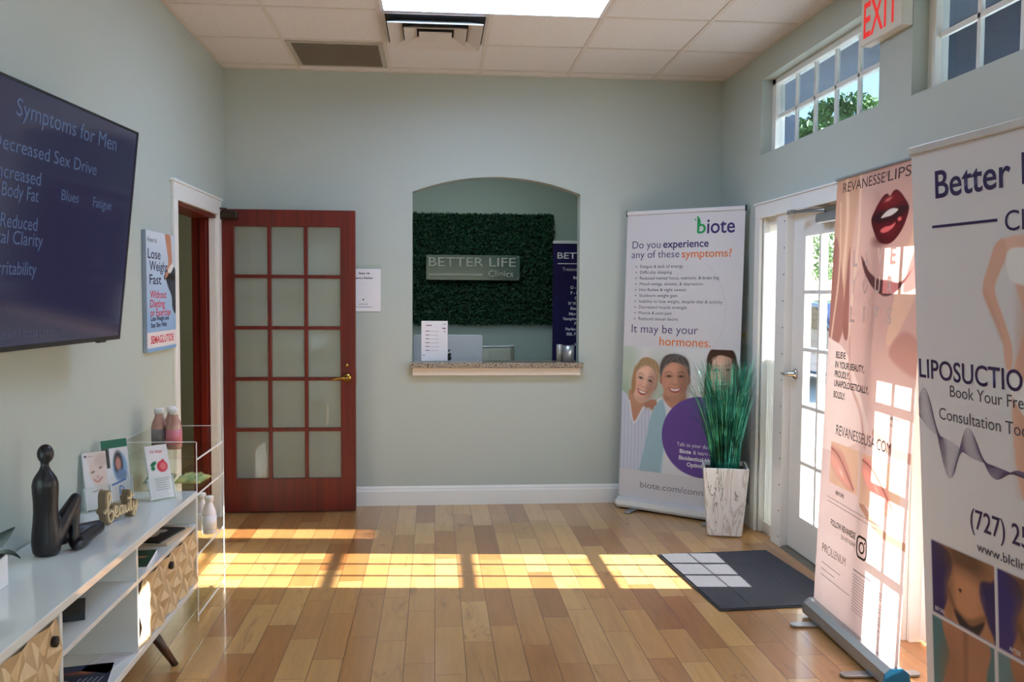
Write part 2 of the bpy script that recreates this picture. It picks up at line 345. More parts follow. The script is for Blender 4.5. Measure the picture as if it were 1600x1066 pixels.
# ------------------------------------------------------------------ painted prints (soft shapes rasterised onto a fine grid of vertex colours)
class Print:
    def __init__(s, x0, x1, z0, z1, res, base):
        s.nx = int((x1-x0)/res)+2; s.nz = int((z1-z0)/res)+2
        s.x = np.linspace(x0, x1, s.nx); s.z = np.linspace(z0, z1, s.nz)
        s.X, s.Z = np.meshgrid(s.x, s.z); s.C = np.ones(s.X.shape+(3,))*np.array(base, float); s.res = res
    def blend(s, a, c):
        a = np.clip(a, 0, 1)[..., None]; s.C = s.C*(1-a)+np.array(c, float)*a
    def ell(s, cx, cz, rx, rz, c, soft=None, ang=0, op=1.0):
        soft = soft if soft is not None else s.res*1.2
        ca, sa = math.cos(R(ang)), math.sin(R(ang)); dx, dz = s.X-cx, s.Z-cz
        u, v = (dx*ca+dz*sa)/rx, (-dx*sa+dz*ca)/rz; d = (np.sqrt(u*u+v*v)-1)*min(rx, rz)
        s.blend(op*np.clip(.5-d/soft, 0, 1), c)
    def sd(s, pts):
        P = np.array(pts, float); d = np.full(s.X.shape, 1e9); ins = np.zeros(s.X.shape, bool)
        for (ax, az), (bx, bz) in zip(P, np.roll(P, -1, 0)):
            ex, ez = bx-ax, bz-az; l = ex*ex+ez*ez+1e-12
            t = np.clip(((s.X-ax)*ex+(s.Z-az)*ez)/l, 0, 1); d = np.minimum(d, (s.X-ax-t*ex)**2+(s.Z-az-t*ez)**2)
            cond = (az > s.Z) != (bz > s.Z)
            with np.errstate(divide='ignore', invalid='ignore'): xi = ax+(s.Z-az)*ex/(ez if ez else 1e-12)
            ins ^= cond & (s.X < xi)
        d = np.sqrt(d); return np.where(ins, -d, d)
    def poly(s, pts, c, soft=None, curve=True, op=1.0):
        soft = soft if soft is not None else s.res*1.2
        if curve: pts = smooth_loop(pts)
        s.blend(op*np.clip(.5-s.sd(pts)/soft, 0, 1), c)
    def line(s, pts, w, c, soft=None, op=1.0):
        soft = soft or s.res*1.2; P = smooth_open(pts); d = np.full(s.X.shape, 1e9)
        for (ax, az), (bx, bz) in zip(P, P[1:]):
            ex, ez = bx-ax, bz-az; l = ex*ex+ez*ez+1e-12; t = np.clip(((s.X-ax)*ex+(s.Z-az)*ez)/l, 0, 1)
            d = np.minimum(d, np.hypot(s.X-ax-t*ex, s.Z-az-t*ez))
        s.blend(op*np.clip(.5-(d-w/2)/soft, 0, 1), c)
    def grad(s, mask_pts, c0, c1, z0, z1, curve=True, op=1.0):
        a = np.clip(.5-s.sd(smooth_loop(mask_pts) if curve else mask_pts)/(s.res*1.2), 0, 1)*op
        t = np.clip((s.Z-z0)/(z1-z0), 0, 1)[..., None]; col = np.array(c0)*(1-t)+np.array(c1)*t
        s.C = s.C*(1-a[..., None])+col*a[..., None]
    def build(s, name, m, parent=None, y=0, k=0, rect=None):
        nx, nz = s.nx, s.nz
        V = np.stack([s.X.ravel(), np.full(s.X.size, y)+k*s.Z.ravel(), s.Z.ravel()], 1)
        i = np.arange(nx*nz).reshape(nz, nx); F = np.stack([i[:-1, :-1], i[:-1, 1:], i[1:, 1:], i[1:, :-1]], -1).reshape(-1, 4)
        me = bpy.data.meshes.new(name); me.vertices.add(len(V)); me.vertices.foreach_set('co', V.ravel().astype(np.float32))
        me.loops.add(F.size); me.loops.foreach_set('vertex_index', F.ravel().astype(np.int32))
        me.polygons.add(len(F)); me.polygons.foreach_set('loop_start', np.arange(0, F.size, 4, dtype=np.int32))
        me.update(calc_edges=True)
        c = np.clip(s.C.reshape(-1, 3)/255, 0, 1); l = np.where(c <= .04045, c/12.92, ((c+.055)/1.055)**2.4)
        at = me.color_attributes.new('Col', 'FLOAT_COLOR', 'POINT')
        at.data.foreach_set('color', np.concatenate([l, np.ones((len(l), 1))], 1).ravel().astype(np.float32))
        me.materials.append(m); o = bpy.data.objects.new(name, me); COL.objects.link(o)
        if parent: o.parent = parent
        return o
def smooth_loop(p, n=6):
    p = [np.array(q, float) for q in p]; k = len(p); out = []
    for i in range(k):
        a, b, c, d = p[i-1], p[i], p[(i+1) % k], p[(i+2) % k]
        for j in range(n):
            t = j/n; out.append(.5*((2*b)+(-a+c)*t+(2*a-5*b+4*c-d)*t*t+(-a+3*b-3*c+d)*t**3))
    return out
def smooth_open(p, n=6):
    p = [np.array(q, float) for q in p]; p = [2*p[0]-p[1]]+p+[2*p[-1]-p[-2]]; out = []
    for i in range(1, len(p)-2):
        a, b, c, d = p[i-1:i+3]
        for j in range(n):
            t = j/n; out.append(.5*((2*b)+(-a+c)*t+(2*a-5*b+4*c-d)*t*t+(-a+3*b-3*c+d)*t**3))
    return out+[p[-2]]

# ================================================================== SETTING
XL, XR, D, H, YF = -1.42, 2.033, 6.253, 3.0, -1.9
WT = .145                                   # right wall thickness
def holed(bm, axis, d0, d1, a0, a1, z0, z1, holes):
    """wall slab with rectangular holes; axis 'x': plane x in d0..d1 spanning y; 'y': spanning x"""
    A = sorted({a0, a1, *[h[0] for h in holes], *[h[1] for h in holes]}); Z = sorted({z0, z1, *[h[2] for h in holes], *[h[3] for h in holes]})
    grid = {}
    def solid(i, j):
        if i < 0 or j < 0 or i >= len(A)-1 or j >= len(Z)-1: return False
        ca, cz = (A[i]+A[i+1])/2, (Z[j]+Z[j+1])/2
        return not any(h[0] < ca < h[1] and h[2] < cz < h[3] for h in holes)
    def V(d, a, z):
        k = (d, a, z)
        if k not in grid: grid[k] = bm.verts.new((d, a, z) if axis == 'x' else (a, d, z))
        return grid[k]
    for i in range(len(A)-1):
        for j in range(len(Z)-1):
            if not solid(i, j): continue
            for d in (d0, d1): bm.faces.new((V(d, A[i], Z[j]), V(d, A[i+1], Z[j]), V(d, A[i+1], Z[j+1]), V(d, A[i], Z[j+1])))
            for di, dj, p, q in ((-1, 0, (A[i], Z[j]), (A[i], Z[j+1])), (1, 0, (A[i+1], Z[j]), (A[i+1], Z[j+1])), (0, -1, (A[i], Z[j]), (A[i+1], Z[j])), (0, 1, (A[i], Z[j+1]), (A[i+1], Z[j+1]))):
                if not solid(i+di, j+dj): bm.faces.new((V(d0, *p), V(d0, *q), V(d1, *q), V(d1, *p)))
    return bm
struct('floor', B(-2.9, XR+WT, YF-.2, 9.0, -.05, 0), M_FLOOR)
struct('ceiling', B(XL-.1, XR+.1, YF-.1, D+.06, H, H+.04), M_TILE)
struct('wall_left', holed(bm_new(), 'x', XL-.14, XL, YF-.1, D, 0, H, [(5.07, 5.99, 0, 1.99)]), M_WALL)
RH = [(3.65, 5.44, 0, 1.975), (2.70, 3.625, 0, 1.975), (4.0, 5.495, 2.365, 2.83), (2.28, 3.715, 2.345, 2.83), (.1, 1.5, .75, 2.1), (.1, 1.5, 2.345, 2.83)]
struct('wall_right', holed(bm_new(), 'x', XR, XR+WT, YF-.1, D, 0, H, RH), M_WALL)
struct('wall_front', holed(bm_new(), 'y', YF-.12, YF, XL, XR, 0, H, [(-.6, 1.3, .8, 2.2)]), M_WALL)
# back wall with the arched reception opening
AX0, AX1, AZ0, AZS, AZT = -.155, 1.018, .955, 2.188, 2.300
bm = holed(bm_new(), 'y', D, D+.115, XL-.14, XR+WT, 0, H, [(AX0, AX1, AZ0, 2.5)])
c_ = (AX1-AX0)/2; s_ = AZT-AZS; rr = (c_*c_+s_*s_)/(2*s_); mid = (AX0+AX1)/2; n_ = 28
arc = [(AX0+(AX1-AX0)*i/n_, AZT-rr+math.sqrt(rr*rr-(AX0+(AX1-AX0)*i/n_-mid)**2)) for i in range(n_+1)]
for (xa, za), (xb, zb) in zip(arc, arc[1:]):
    prism(bm, [(xa, za), (xb, zb), (xb, 2.5), (xa, 2.5)], D, D+.115, 'y')
struct('wall_back', bm, M_WALL)
# office behind the opening
struct('wall_office_back', B(-1.56, 2.16, 8.55, 8.65, 0, 2.8), M_OFFICE)
struct('wall_office_right', B(2.06, 2.16, D+.116, 8.55, 0, 2.8), M_OFFICE)
struct('wall_office_left', B(-1.56, -1.46, D+.116, 8.55, 0, 2.8), M_OFFICE)
struct('ceiling_office', B(-1.56, 2.16, D+.116, 8.65, 2.8, 2.84), M_TILE)
# hallway behind the left door
struct('wall_hall_left', B(-2.9, -2.8, 3.0, 9.0, 0, 2.7), M_HALL)
struct('wall_hall_back', B(-2.8, -1.56, 8.9, 9.0, 0, 2.7), M_HALL)
struct('wall_hall_front', B(-2.8, -1.56, 3.0, 3.1, 0, 2.7), M_HALL)
struct('ceiling_hall', B(-2.9, -1.57, 3.0, 9.0, 2.7, 2.74), M_TILE)
# ceiling grid of T bars
bm = bm_new(); TX = [-.913+.6096*i for i in range(5)]; TY = [6.125-.6096*i for i in range(13)]
for x in TX: box(bm, x-.0125, x+.0125, YF, D, H-.004, H+.001)
for y in TY: box(bm, XL, XR, y-.0125, y+.0125, H-.0035, H+.001)
for x in (XL, XR-.02): box(bm, x, x+.02, YF, D, H-.0045, H+.001)
box(bm, XL, XR, D-.02, D, H-.0045, H+.001)
struct('trim_1', bm, mat('ceiling_grid_paint', (212, 204, 196), .6, vary=.01))
# baseboards
def baseboard(name, axis, d, sgn, segs):
    prof = [(0, 0), (.016, 0), (.016, .1), (.011, .112), (.011, .12), (.004, .134), (0, .134)]
    bm = bm_new()
    for a0, a1 in segs:
        prism(bm, [(d+sgn*p, z) for p, z in prof], a0, a1, 'y' if axis == 'x' else 'x')
    struct(name, bm, M_TRIM)
baseboard('baseboard_back', 'y', D, -1, [(XL, XR)])
baseboard('baseboard_left', 'x', XL, 1, [(YF, 4.985), (6.075, D-.017)])
baseboard('baseboard_right', 'x', XR, -1, [(5.515, D-.017), (YF, 2.625)])

# left doorway: white casing outside, stained jamb inside
bm = bm_new()
box(bm, XL, XL+.018, 4.99, 5.07, 0, 1.99); box(bm, XL, XL+.018, 5.99, 6.07, 0, 1.99); box(bm, XL, XL+.018, 4.99, 6.07, 1.99, 2.085)
box(bm, XL, XL+.026, 4.975, 6.085, 2.085, 2.1)
struct('trim_2', bm, M_TRIM, bevel=.003)
bm = bm_new()
box(bm, XL-.15, XL-.002, 5.071, 5.086, 0, 1.975); box(bm, XL-.15, XL-.04, 5.965, 5.989, 0, 1.975); box(bm, XL-.15, XL-.004, 5.071, 5.989, 1.965, 1.989)
box(bm, XL-.095, XL-.055, 5.945, 5.966, 0, 1.96)
struct('trim_3', bm, M_MAHOG, bevel=.002)
struct('trim_4', B(XL-.04, XL, 5.968, 5.9895, 0, 1.965), M_TRIM)

# ------------------------------------------------------------------ French doors
def french(parent, W, z0, z1, gx0, gx1, gz0, gz1, th, mw, m, mglass, m2=None, raised=.006):
    """frame + glass of a 15-light door in local x (0..W), y thickness, z"""
    fr = bm_new()
    holes = []
    cw = (gx1-gx0-2*mw)/3; rh = (gz1-gz0-4*mw)/5
    for i in range(3):
        for j in range(5):
            a = gx0+i*(cw+mw); b_ = gz0+j*(rh+mw); holes.append((a, a+cw, b_, b_+rh))
    holed(fr, 'y', -th/2, th/2, 0, W, z0, z1, holes)
    obj('door_frame', fr, m, parent, bevel=.004)
    for h in holes:
        obj('glass_pane', B(h[0]-.004, h[1]+.004, -.003, .003, h[2]-.004, h[3]+.004), mglass, parent)
    return holes
d1 = sroot('door_1', 'open mahogany french door with fifteen glass panes swung against the back wall', 'door')
d1.location = (XL+.004, 6.10, 0)
french(d1, .885, .006, 2.037, .09, .785, .232, 1.925, .042, .024, M_MAHOG, glass('door_glass', (250, 252, 250), 1.0, haze=.2, hazec=(215, 222, 214)))  # pale haze colour in the panes stands in for reflected room light
bm = bm_new(); lathe(bm, [(.0, 0), (.030, 0), (.031, .006), (.024, .012), (.012, .016), (.011, .04), (.0, .042)], seg=20)
bm.transform(Matrix.Translation((.828, -.021, .915)) @ Matrix.Rotation(R(90), 4, 'X'))
h = obj('door_handle', bm, M_BRASS, d1)
bm = bm_new(); tube(bm, [(.828, -.058, .915), (.80, -.062, .916), (.77, -.062, .914), (.735, -.058, .905), (.722, -.052, .903)], [.009, .0085, .008, .007, .005]); obj('lever', bm, M_BRASS, h)
bm = bm_new(); lathe(bm, [(.0, 0), (.012, 0), (.013, .005), (.008, .01), (0, .011)], seg=12); bm.transform(Matrix.Translation((.828, -.021, 1.0)) @ Matrix.Rotation(R(90), 4, 'X')); obj('key_cylinder', bm, M_BRASS, d1)
obj('latch_plate', B(.885, .8875, -.012, .012, .86, .97), M_BRASS, d1)
M_HINGE = mat('dark_bronze', (62, 52, 42), .4, .8)
for z in (.36, 1.07, 1.80):
    bm = bm_new(); box(bm, -.008, .004, -.045, -.021, z-.045, z+.045); tube(bm, [(-.003, -.032, z-.05), (-.003, -.032, z+.05)], .007); obj('hinge', bm, M_HINGE, d1)
bm = bm_new(); box(bm, .0, .125, -.075, -.021, 1.965, 2.02); c = obj('door_closer', bm, M_HINGE, d1, bevel=.012)
bm = bm_new(); tube(bm, [(.05, -.05, 2.02), (.05, -.05, 2.034), (-.05, -.12, 2.034)], .007); tube(bm, [(-.05, -.12, 2.034), (.0, -.02, 2.03)], .006); obj('closer_arm', bm, M_HINGE, c)

# exterior doors on the right wall: local x runs towards the viewer (world -y)
def white_door(name, label, yfar, W=.91, gx1=.755):
    d = sroot(name, label, 'door'); d.location = (2.10, yfar, 0); d.rotation_euler = (0, 0, R(-90))
    french(d, W, .014, 1.961, .165, gx1, .224, 1.82, .044, .022, M_TRIM, M_GLASS)
    return d
d2 = white_door('door_2', 'white glazed french entrance door beside the potted grass', 5.05)
bm = bm_new(); lathe(bm, [(.0, 0), (.032, 0), (.033, .006), (.026, .014), (.013, .018), (.012, .05), (0, .052)], seg=20); bm.transform(Matrix.Translation((.07, -.022, 1.035)) @ Matrix.Rotation(R(90), 4, 'X'))
h = obj('door_handle', bm, M_CHROME, d2)
bm = bm_new(); tube(bm, [(.07, -.068, 1.035), (.05, -.074, 1.035), (.02, -.074, 1.033), (-.035, -.066, 1.03)], [.010, .010, .009, .007]); obj('lever', bm, M_CHROME, h)
bm = bm_new(); box(bm, .40, .66, -.075, -.022, 1.872, 1.925); c = obj('door_closer', bm, M_ALU, d2, bevel=.012)
bm = bm_new(); tube(bm, [(.47, -.05, 1.925), (.47, -.05, 1.94), (.20, -.125, 1.948)], .007); tube(bm, [(.20, -.125, 1.948), (.52, -.04, 1.962)], .006); box(bm, .17, .23, -.135, -.105, 1.938, 1.962); obj('closer_arm', bm, M_ALU, c)
for z in (.25, 1.0, 1.75):
    bm = bm_new(); tube(bm, [(.914, -.026, z-.05), (.914, -.026, z+.05)], .007); obj('hinge', bm, M_ALU, d2)
d3 = white_door('door_3', 'second white glazed door standing behind the tall banners', 3.598, .80, .60)
# unseen panel added across the second door's panes to break up the sun pattern
obj('sun_blocking_panel', B(.15, .64, .026, .03, 1.30, 1.645), M_PAPER, d3)
# frames, posts and translucent sidelight panels
bm = bm_new()
CX = XR-.02
for y0, y1 in ((5.43, 5.515), (3.625, 3.652)): box(bm, CX, XR, y0, y1, 0, 1.965)
box(bm, CX, XR, 3.625, 5.515, 1.965, 2.05); box(bm, CX-.008, XR, 3.615, 5.525, 2.05, 2.062)
for y0, y1 in ((5.052, 5.2), (3.985, 4.138)): box(bm, XR+.0, XR+.13, y0, y1, 0, 1.975)
box(bm, XR+.02, XR+.13, 4.138, 5.052, 1.963, 1.975)
for y0, y1 in ((5.2, 5.44), (3.652, 3.985)):
    box(bm, XR+.03, XR+.13, y0, y1, 0, .07); box(bm, XR+.03, XR+.13, y0, y1, 1.92, 1.975)
for y0, y1 in ((5.415, 5.44),): box(bm, XR+.005, XR+.14, y0, y1, 0, 1.975)
struct('trim_5', bm, M_TRIM, bevel=.003)
bm = bm_new()
for y0, y1 in ((3.60, 3.625), (2.70, 2.796)): box(bm, XR, XR+.13, y0, y1, 0, 1.975)
for y0, y1 in ((2.63, 2.70),): box(bm, CX, XR, y0, y1, 0, 1.965)
box(bm, CX, XR, 2.63, 3.615, 1.965, 2.05); box(bm, XR, XR+.13, 2.796, 3.60, 1.962, 1.975)
struct('trim_6', bm, M_TRIM, bevel=.003)
def sheer(name, c, transp, transl):
    m, n, b, o = newmat(name); L = n.links
    b.inputs['Base Color'].default_value = rgba(c); b.inputs['Roughness'].default_value = .5
    tl = N(n, 'ShaderNodeBsdfTranslucent'); tl.inputs[0].default_value = rgba(c); tr = N(n, 'ShaderNodeBsdfTransparent')
    nz = N(n, 'ShaderNodeTexNoise', Scale=25.0); bp = N(n, 'ShaderNodeBump', Strength=.1); L.new(nz.outputs[0], bp.inputs['Height']); L.new(bp.outputs[0], b.inputs['Normal'])
    a = N(n, 'ShaderNodeMixShader'); a.inputs[0].default_value = transl; L.new(b.outputs[0], a.inputs[1]); L.new(tl.outputs[0], a.inputs[2])
    q = N(n, 'ShaderNodeMixShader'); q.inputs[0].default_value = transp; L.new(a.outputs[0], q.inputs[1]); L.new(tr.outputs[0], q.inputs[2])
    L.new(q.outputs[0], o.inputs[0]); return m
M_SHEER = sheer('white_window_film', (238, 240, 240), 0.0, .5); M_SHEER2 = sheer('sheer_white_film', (238, 240, 240), .78, .4)
w1 = sroot('window_1', 'narrow sidelight panel between the potted grass and the entrance door', 'window')
def fins(w, y0, y1, xa, lower):
    obj('lower_film', B(xa, xa+.002, y0, y1, .07, lower), M_SHEER, w)
    for k in range(int((y1-y0)/.03)):
        y = y0+.018+.03*k; obj('vertical_fin', B(XR+.035, xa-.002, y-.0025, y+.0025, .07, 1.92), M_TRIM, w)
fins(w1, 5.2, 5.415, XR+.11, 1.12)
w2 = sroot('window_2', 'narrow white sidelight panel glowing behind the pink banner', 'window')
obj('white_film', B(XR+.012, XR+.014, 3.655, 3.985, .07, 1.92), M_SHEER, w2)
# screws along the door post
bm = bm_new()
for z in [.06+.155*i for i in range(13)]:
    lathe(bm, [(0, 0), (.005, 0), (.004, .002), (0, .0025)], seg=8, M=Matrix.Translation((XR-.001, 5.075, z)) @ Matrix.Rotation(R(-90), 4, 'Y'))
struct('trim_7', bm, mat('dark_screws', (60, 58, 55), .4, .6))
bm = bm_new(); prism(bm, [(XR+.0, 0), (XR+.02, .012), (XR+.14, .012), (XR+.16, 0)], 4.12, 5.06, 'y'); struct('trim_8', bm, mat('threshold_metal', (120, 116, 108), .45, .7))
# transom windows
def transom(name, label, y0, y1, z0, z1, ncol, colw, yfirst):
    w = sroot(name, label, 'window'); bm = bm_new(); X0, X1 = XR+.07, XR+.13
    box(bm, X0, X1, y1-.055, y1, z0, z1); box(bm, X0, X1, y0, y0+.05, z0, z1); box(bm, X0, X1, y0, y1, z0, z0+.03); box(bm, X0, X1, y0, y1, z1-.035, z1)
    box(bm, X0+.02, X1-.02, y0+.05, y1-.055, (z0+z1)/2-.012, (z0+z1)/2+.012)
    for i in range(ncol):
        y = yfirst-colw*i
        if y > y0+.1: box(bm, X0+.02, X1-.02, y-.010, y+.011, z0+.03, z1-.035)
    obj('window_frame', bm, M_TRIM, w, bevel=.002)
    obj('glass_pane', B(XR+.098, XR+.102, y0+.03, y1-.03, z0+.02, z1-.02), glass('transom_glass', (205, 215, 222), 1.0), w)
transom('window_3', 'high transom window above the entrance door, looking out on trees and sky', 4.0, 5.495, 2.365, 2.83, 6, .262, 5.175)
transom('window_4', 'high transom window above the white lettered banner, beside the exit sign', 2.28, 3.715, 2.345, 2.83, 6, .265, 3.39)
transom('window_5', 'high transom window above the blinds near the viewer', .1, 1.5, 2.345, 2.83, 6, .265, 1.18)
def plain_window(name, label, x0, x1, y0, y1, z0, z1, axis):
    w = sroot(name, label, 'window'); bm = bm_new()
    if axis == 'x':
        for a, b_ in ((y0, y0+.05), (y1-.05, y1)): box(bm, x0, x1, a, b_, z0, z1)
        for a, b_ in ((z0, z0+.05), (z1-.05, z1), ((z0+z1)/2-.02, (z0+z1)/2+.02)): box(bm, x0, x1, y0, y1, a, b_)
        g = B((x0+x1)/2-.003, (x0+x1)/2+.003, y0+.03, y1-.03, z0+.03, z1-.03)
    else:
        for a, b_ in ((x0, x0+.05), (x1-.05, x1), ((x0+x1)/2-.02, (x0+x1)/2+.02)): box(bm, a, b_, y0, y1, z0, z1)
        for a, b_ in ((z0, z0+.05), (z1-.05, z1)): box(bm, x0, x1, y0, y1, a, b_)
        g = B(x0+.03, x1-.03, (y0+y1)/2-.003, (y0+y1)/2+.003, z0+.03, z1-.03)
    obj('window_frame', bm, M_TRIM, w); obj('glass_pane', g, M_GLASS, w); return w
w6 = plain_window('window_6', 'window with white slatted blinds on the right wall', XR+.08, XR+.14, .1, 1.5, .75, 2.1, 'x')
bm = bm_new()
for i in range(26):
    z = .80+.05*i; box(bm, -.024, .024, .12, 1.48, -.0015, .0015, M=Matrix.Translation((XR+.04, 0, z)) @ Matrix.Rotation(R(28), 4, 'Y'))
obj('blind_slats', bm, M_TRIM, w6)
plain_window('window_7', 'large window behind the viewer', -.6, 1.3, YF-.1, YF-.05, .8, 2.2, 'y')

# ================================================================== CEILING FITTINGS
def emis(name, c, s):
    m, n, b, o = newmat(name); b.inputs['Base Color'].default_value = rgba(c); b.inputs['Roughness'].default_value = .4
    b.inputs['Emission Color'].default_value = rgba(c); b.inputs['Emission Strength'].default_value = s
    nz = N(n, 'ShaderNodeTexNoise', Scale=200.0); bp = N(n, 'ShaderNodeBump', Strength=.05); n.links.new(nz.outputs[0], bp.inputs['Height']); n.links.new(bp.outputs[0], b.inputs['Normal'])
    return m
M_LIGHT = emis('lit_diffuser', (180, 212, 255), LIGHT_PANEL)
M_LIGHT2 = emis('dimmed_lit_diffuser', (192, 218, 255), LIGHT_PANEL*.2)
def light_panel(label, y0, y1, m=None):
    t = thing('ceiling_light', label, 'light', ((TX[1]+TX[3])/2, (y0+y1)/2, H))
    w, l = (TX[3]-TX[1])/2-.014, (y1-y0)/2-.014
    bm = bm_new()
    for a in (-1, 1):
        box(bm, min(a*w, a*(w-.018)), max(a*w, a*(w-.018)), -l, l, -.012, -.005); box(bm, -w+.018, w-.018, min(a*l, a*(l-.018)), max(a*l, a*(l-.018)), -.012, -.005)
    obj('frame', bm, M_TRIM, t, bevel=.002)
    obj('diffuser', B(-w+.018, w-.018, -l+.018, l-.018, -.009, -.006), m or M_LIGHT, t)
light_panel('bright rectangular light panel in the ceiling grid behind the air vent', TY[3], TY[2])
light_panel('bright ceiling light panel over the middle of the room', TY[8], TY[7], M_LIGHT2)
light_panel('bright ceiling light panel near the front window', TY[12], TY[11], M_LIGHT2)
t = thing('air_diffuser', 'square white ceiling air vent of nested stepped frames beside the light panel', 'vent', ((TX[1]+TX[2])/2, (TY[1]+TY[2])/2, H))
M_VENT = mat('vent_enamel', (205, 198, 192), .5, vary=.02)
bm = bm_new()
o_, i_ = .29, .275
for a in (-1, 1):
    box(bm, min(a*o_, a*i_), max(a*o_, a*i_), -o_, o_, -.010, -.0045); box(bm, -i_, i_, min(a*o_, a*i_), max(a*o_, a*i_), -.010, -.0045)
obj('face_frame', bm, M_VENT, t, bevel=.002)
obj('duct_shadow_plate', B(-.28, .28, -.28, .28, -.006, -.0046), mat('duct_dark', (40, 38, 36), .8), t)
for k, (ro, ri, z) in enumerate(((.262, .185, -.05), (.175, .105, -.052), (.092, .0, -.05))):
    bm = bm_new()
    def ringpts(r, zz): return [bm.verts.new((sx*r, sy*r, zz)) for sx, sy in ((-1, -1), (1, -1), (1, 1), (-1, 1))]
    A_ = ringpts(ro, z-.002); B_ = ringpts(ro, z+.004); C_ = ringpts(max(ri, .001), z+.036 if ri else z+.004); D_ = ringpts(max(ri, .001), z+.030 if ri else z-.002)
    for p, q in ((A_, B_), (B_, C_), (C_, D_), (D_, A_)):
        for i in range(4): bm.faces.new((p[i], p[(i+1) % 4], q[(i+1) % 4], q[i]))
    obj('louver_ring', bm, M_VENT, t)
t = thing('return_air_grille', 'grey ceiling return air grille next to the back wall', 'grille', ((TX[0]+TX[1])/2, (TY[0]+TY[1])/2, H))
bm = bm_new(); o_, i_ = .292, .262
for a in (-1, 1):
    box(bm, min(a*o_, a*i_), max(a*o_, a*i_), -o_, o_, -.010, -.0045); box(bm, -i_, i_, min(a*o_, a*i_), max(a*o_, a*i_), -.010, -.0045)
obj('frame', bm, mat('grille_frame', (176, 170, 158), .5), t)
bm = bm_new()
for i in range(34): box(bm, -.262, .262, -.0035, .0035, -.0006, .0006, M=Matrix.Translation((0, -.254+.0154*i, -.0075)) @ Matrix.Rotation(R(35), 4, 'X'))
obj('slats', bm, mat('grille_slats', (176, 166, 150), .5), t)
obj('backing', B(-.262, .262, -.262, .262, -.0052, -.0046), mat('duct_brown', (120, 110, 96), .8), t)

# exit sign
t = thing('exit_sign', 'white box exit sign with red letters high on the right wall between the transoms', 'sign', (XR-.025, 3.90, 2.76), R(-90))
obj('housing', B(-.185, .185, -.028, .0245, -.115, .115), mat('sign_white', (222, 220, 208), .4), t, bevel=.006)
M_RED = mat('exit_red', (214, 40, 34), .5, emit=(255, 40, 30), es=.35)
bm = T('EXIT', 0, -.082, .155, .31, bold=.012, align='C'); flat('lettering', bm, M_RED, t); t.children[-1].location.y = -.0285

# ================================================================== ROLL-UP BANNERS
def rollup(name, label, P, a, W, Hh, k, panel, feet=(.17, .83), endc=None, bx=(0, None), rail=None, rh=.026, ends=False):
    """retractable banner; local x to the right as read, -y towards the reader; k = lean"""
    t = thing(name, label, 'banner', (P[0], P[1], 0), a)
    x0, x1 = bx[0], bx[1] or W
    prof = [(-.045, .012), (-.05, .03), (-.044, .062), (-.02, .082), (.02, .082), (.044, .062), (.05, .03), (.045, .012)]
    bm = bm_new(); prism(bm, prof, x0+.006, x1-.006, 'x'); obj('base_cassette', bm, M_ALU if name != 'retractable_wellness_banner' else mat('pale_cassette', (205, 206, 208), .35, .3), t, bevel=.003)
    for xx in (x0, x1-.008):
        bm = bm_new(); prism(bm, [(y*1.05, z*1.03) for y, z in prof], xx, xx+.008, 'x'); obj('end_cap', bm, endc if endc and xx > x0 else M_ALU, t)
    for f in feet:
        bm = bm_new(); pts = [(x, y) for x, y in circ(0, -.135, .024, 10, None, 180, 360)]+[(x, y) for x, y in circ(0, .135, .024, 10, None, 0, 180)]
        prism(bm, [(x0+(x1-x0)*f+x, y) for x, y in pts], .002, .012, 'z'); obj('foot', bm, M_ALU, t, bevel=.002)
    bm = bm_new(); tube(bm, [(W/2, .03, .08), (W/2, .018+k*Hh, Hh)], .008, 8); obj('support_pole', bm, M_ALU, t)
    bm = bm_new(); pr_ = [(-.010, Hh+.004-rh), (-.010, Hh+.004), (.010, Hh+.004), (.010, Hh+.004-rh)]
    prism(bm, [(y+k*z, z) for y, z in pr_], -.003, W+.003, 'x'); obj('top_rail', bm, rail or M_ALU, t, bevel=.003)
    if ends:
        for xx in (-.006, W+.001):
            bm = bm_new(); box(bm, xx, xx+.005, -.012, .012, Hh-.03, Hh+.008); lean(bm, k); obj('rail_end', bm, M_BLACK, t)
    if panel is not None:
        bm = bm_new(); quad(bm, 0, W, .06, Hh-.02); lean(bm, k); flat('print_panel', bm, panel, t)
    return t
def printed(name, parent, k, mats, fn, y=-.0012):
    sh = Sheet(); fn(sh)
    out = [(name, b_) for b_ in sh.lines]
    if len(sh.rest.faces): out.append((name if not sh.lines else 'printed_marks', sh.rest))
    for nm, bm in out:
        lean(bm, k)
        for v in bm.verts: v.co.y += y
        flat(nm, bm, mats, parent)
def ink(name, c): return mat('ink_'+name, c, .5, vary=.01, spec=.3)
PURPLE, ORANGE, GREY, GREEN = ink('purple', (62, 44, 104)), ink('orange', (226, 130, 74)), ink('grey', (92, 92, 104)), ink('green', (40, 160, 90))

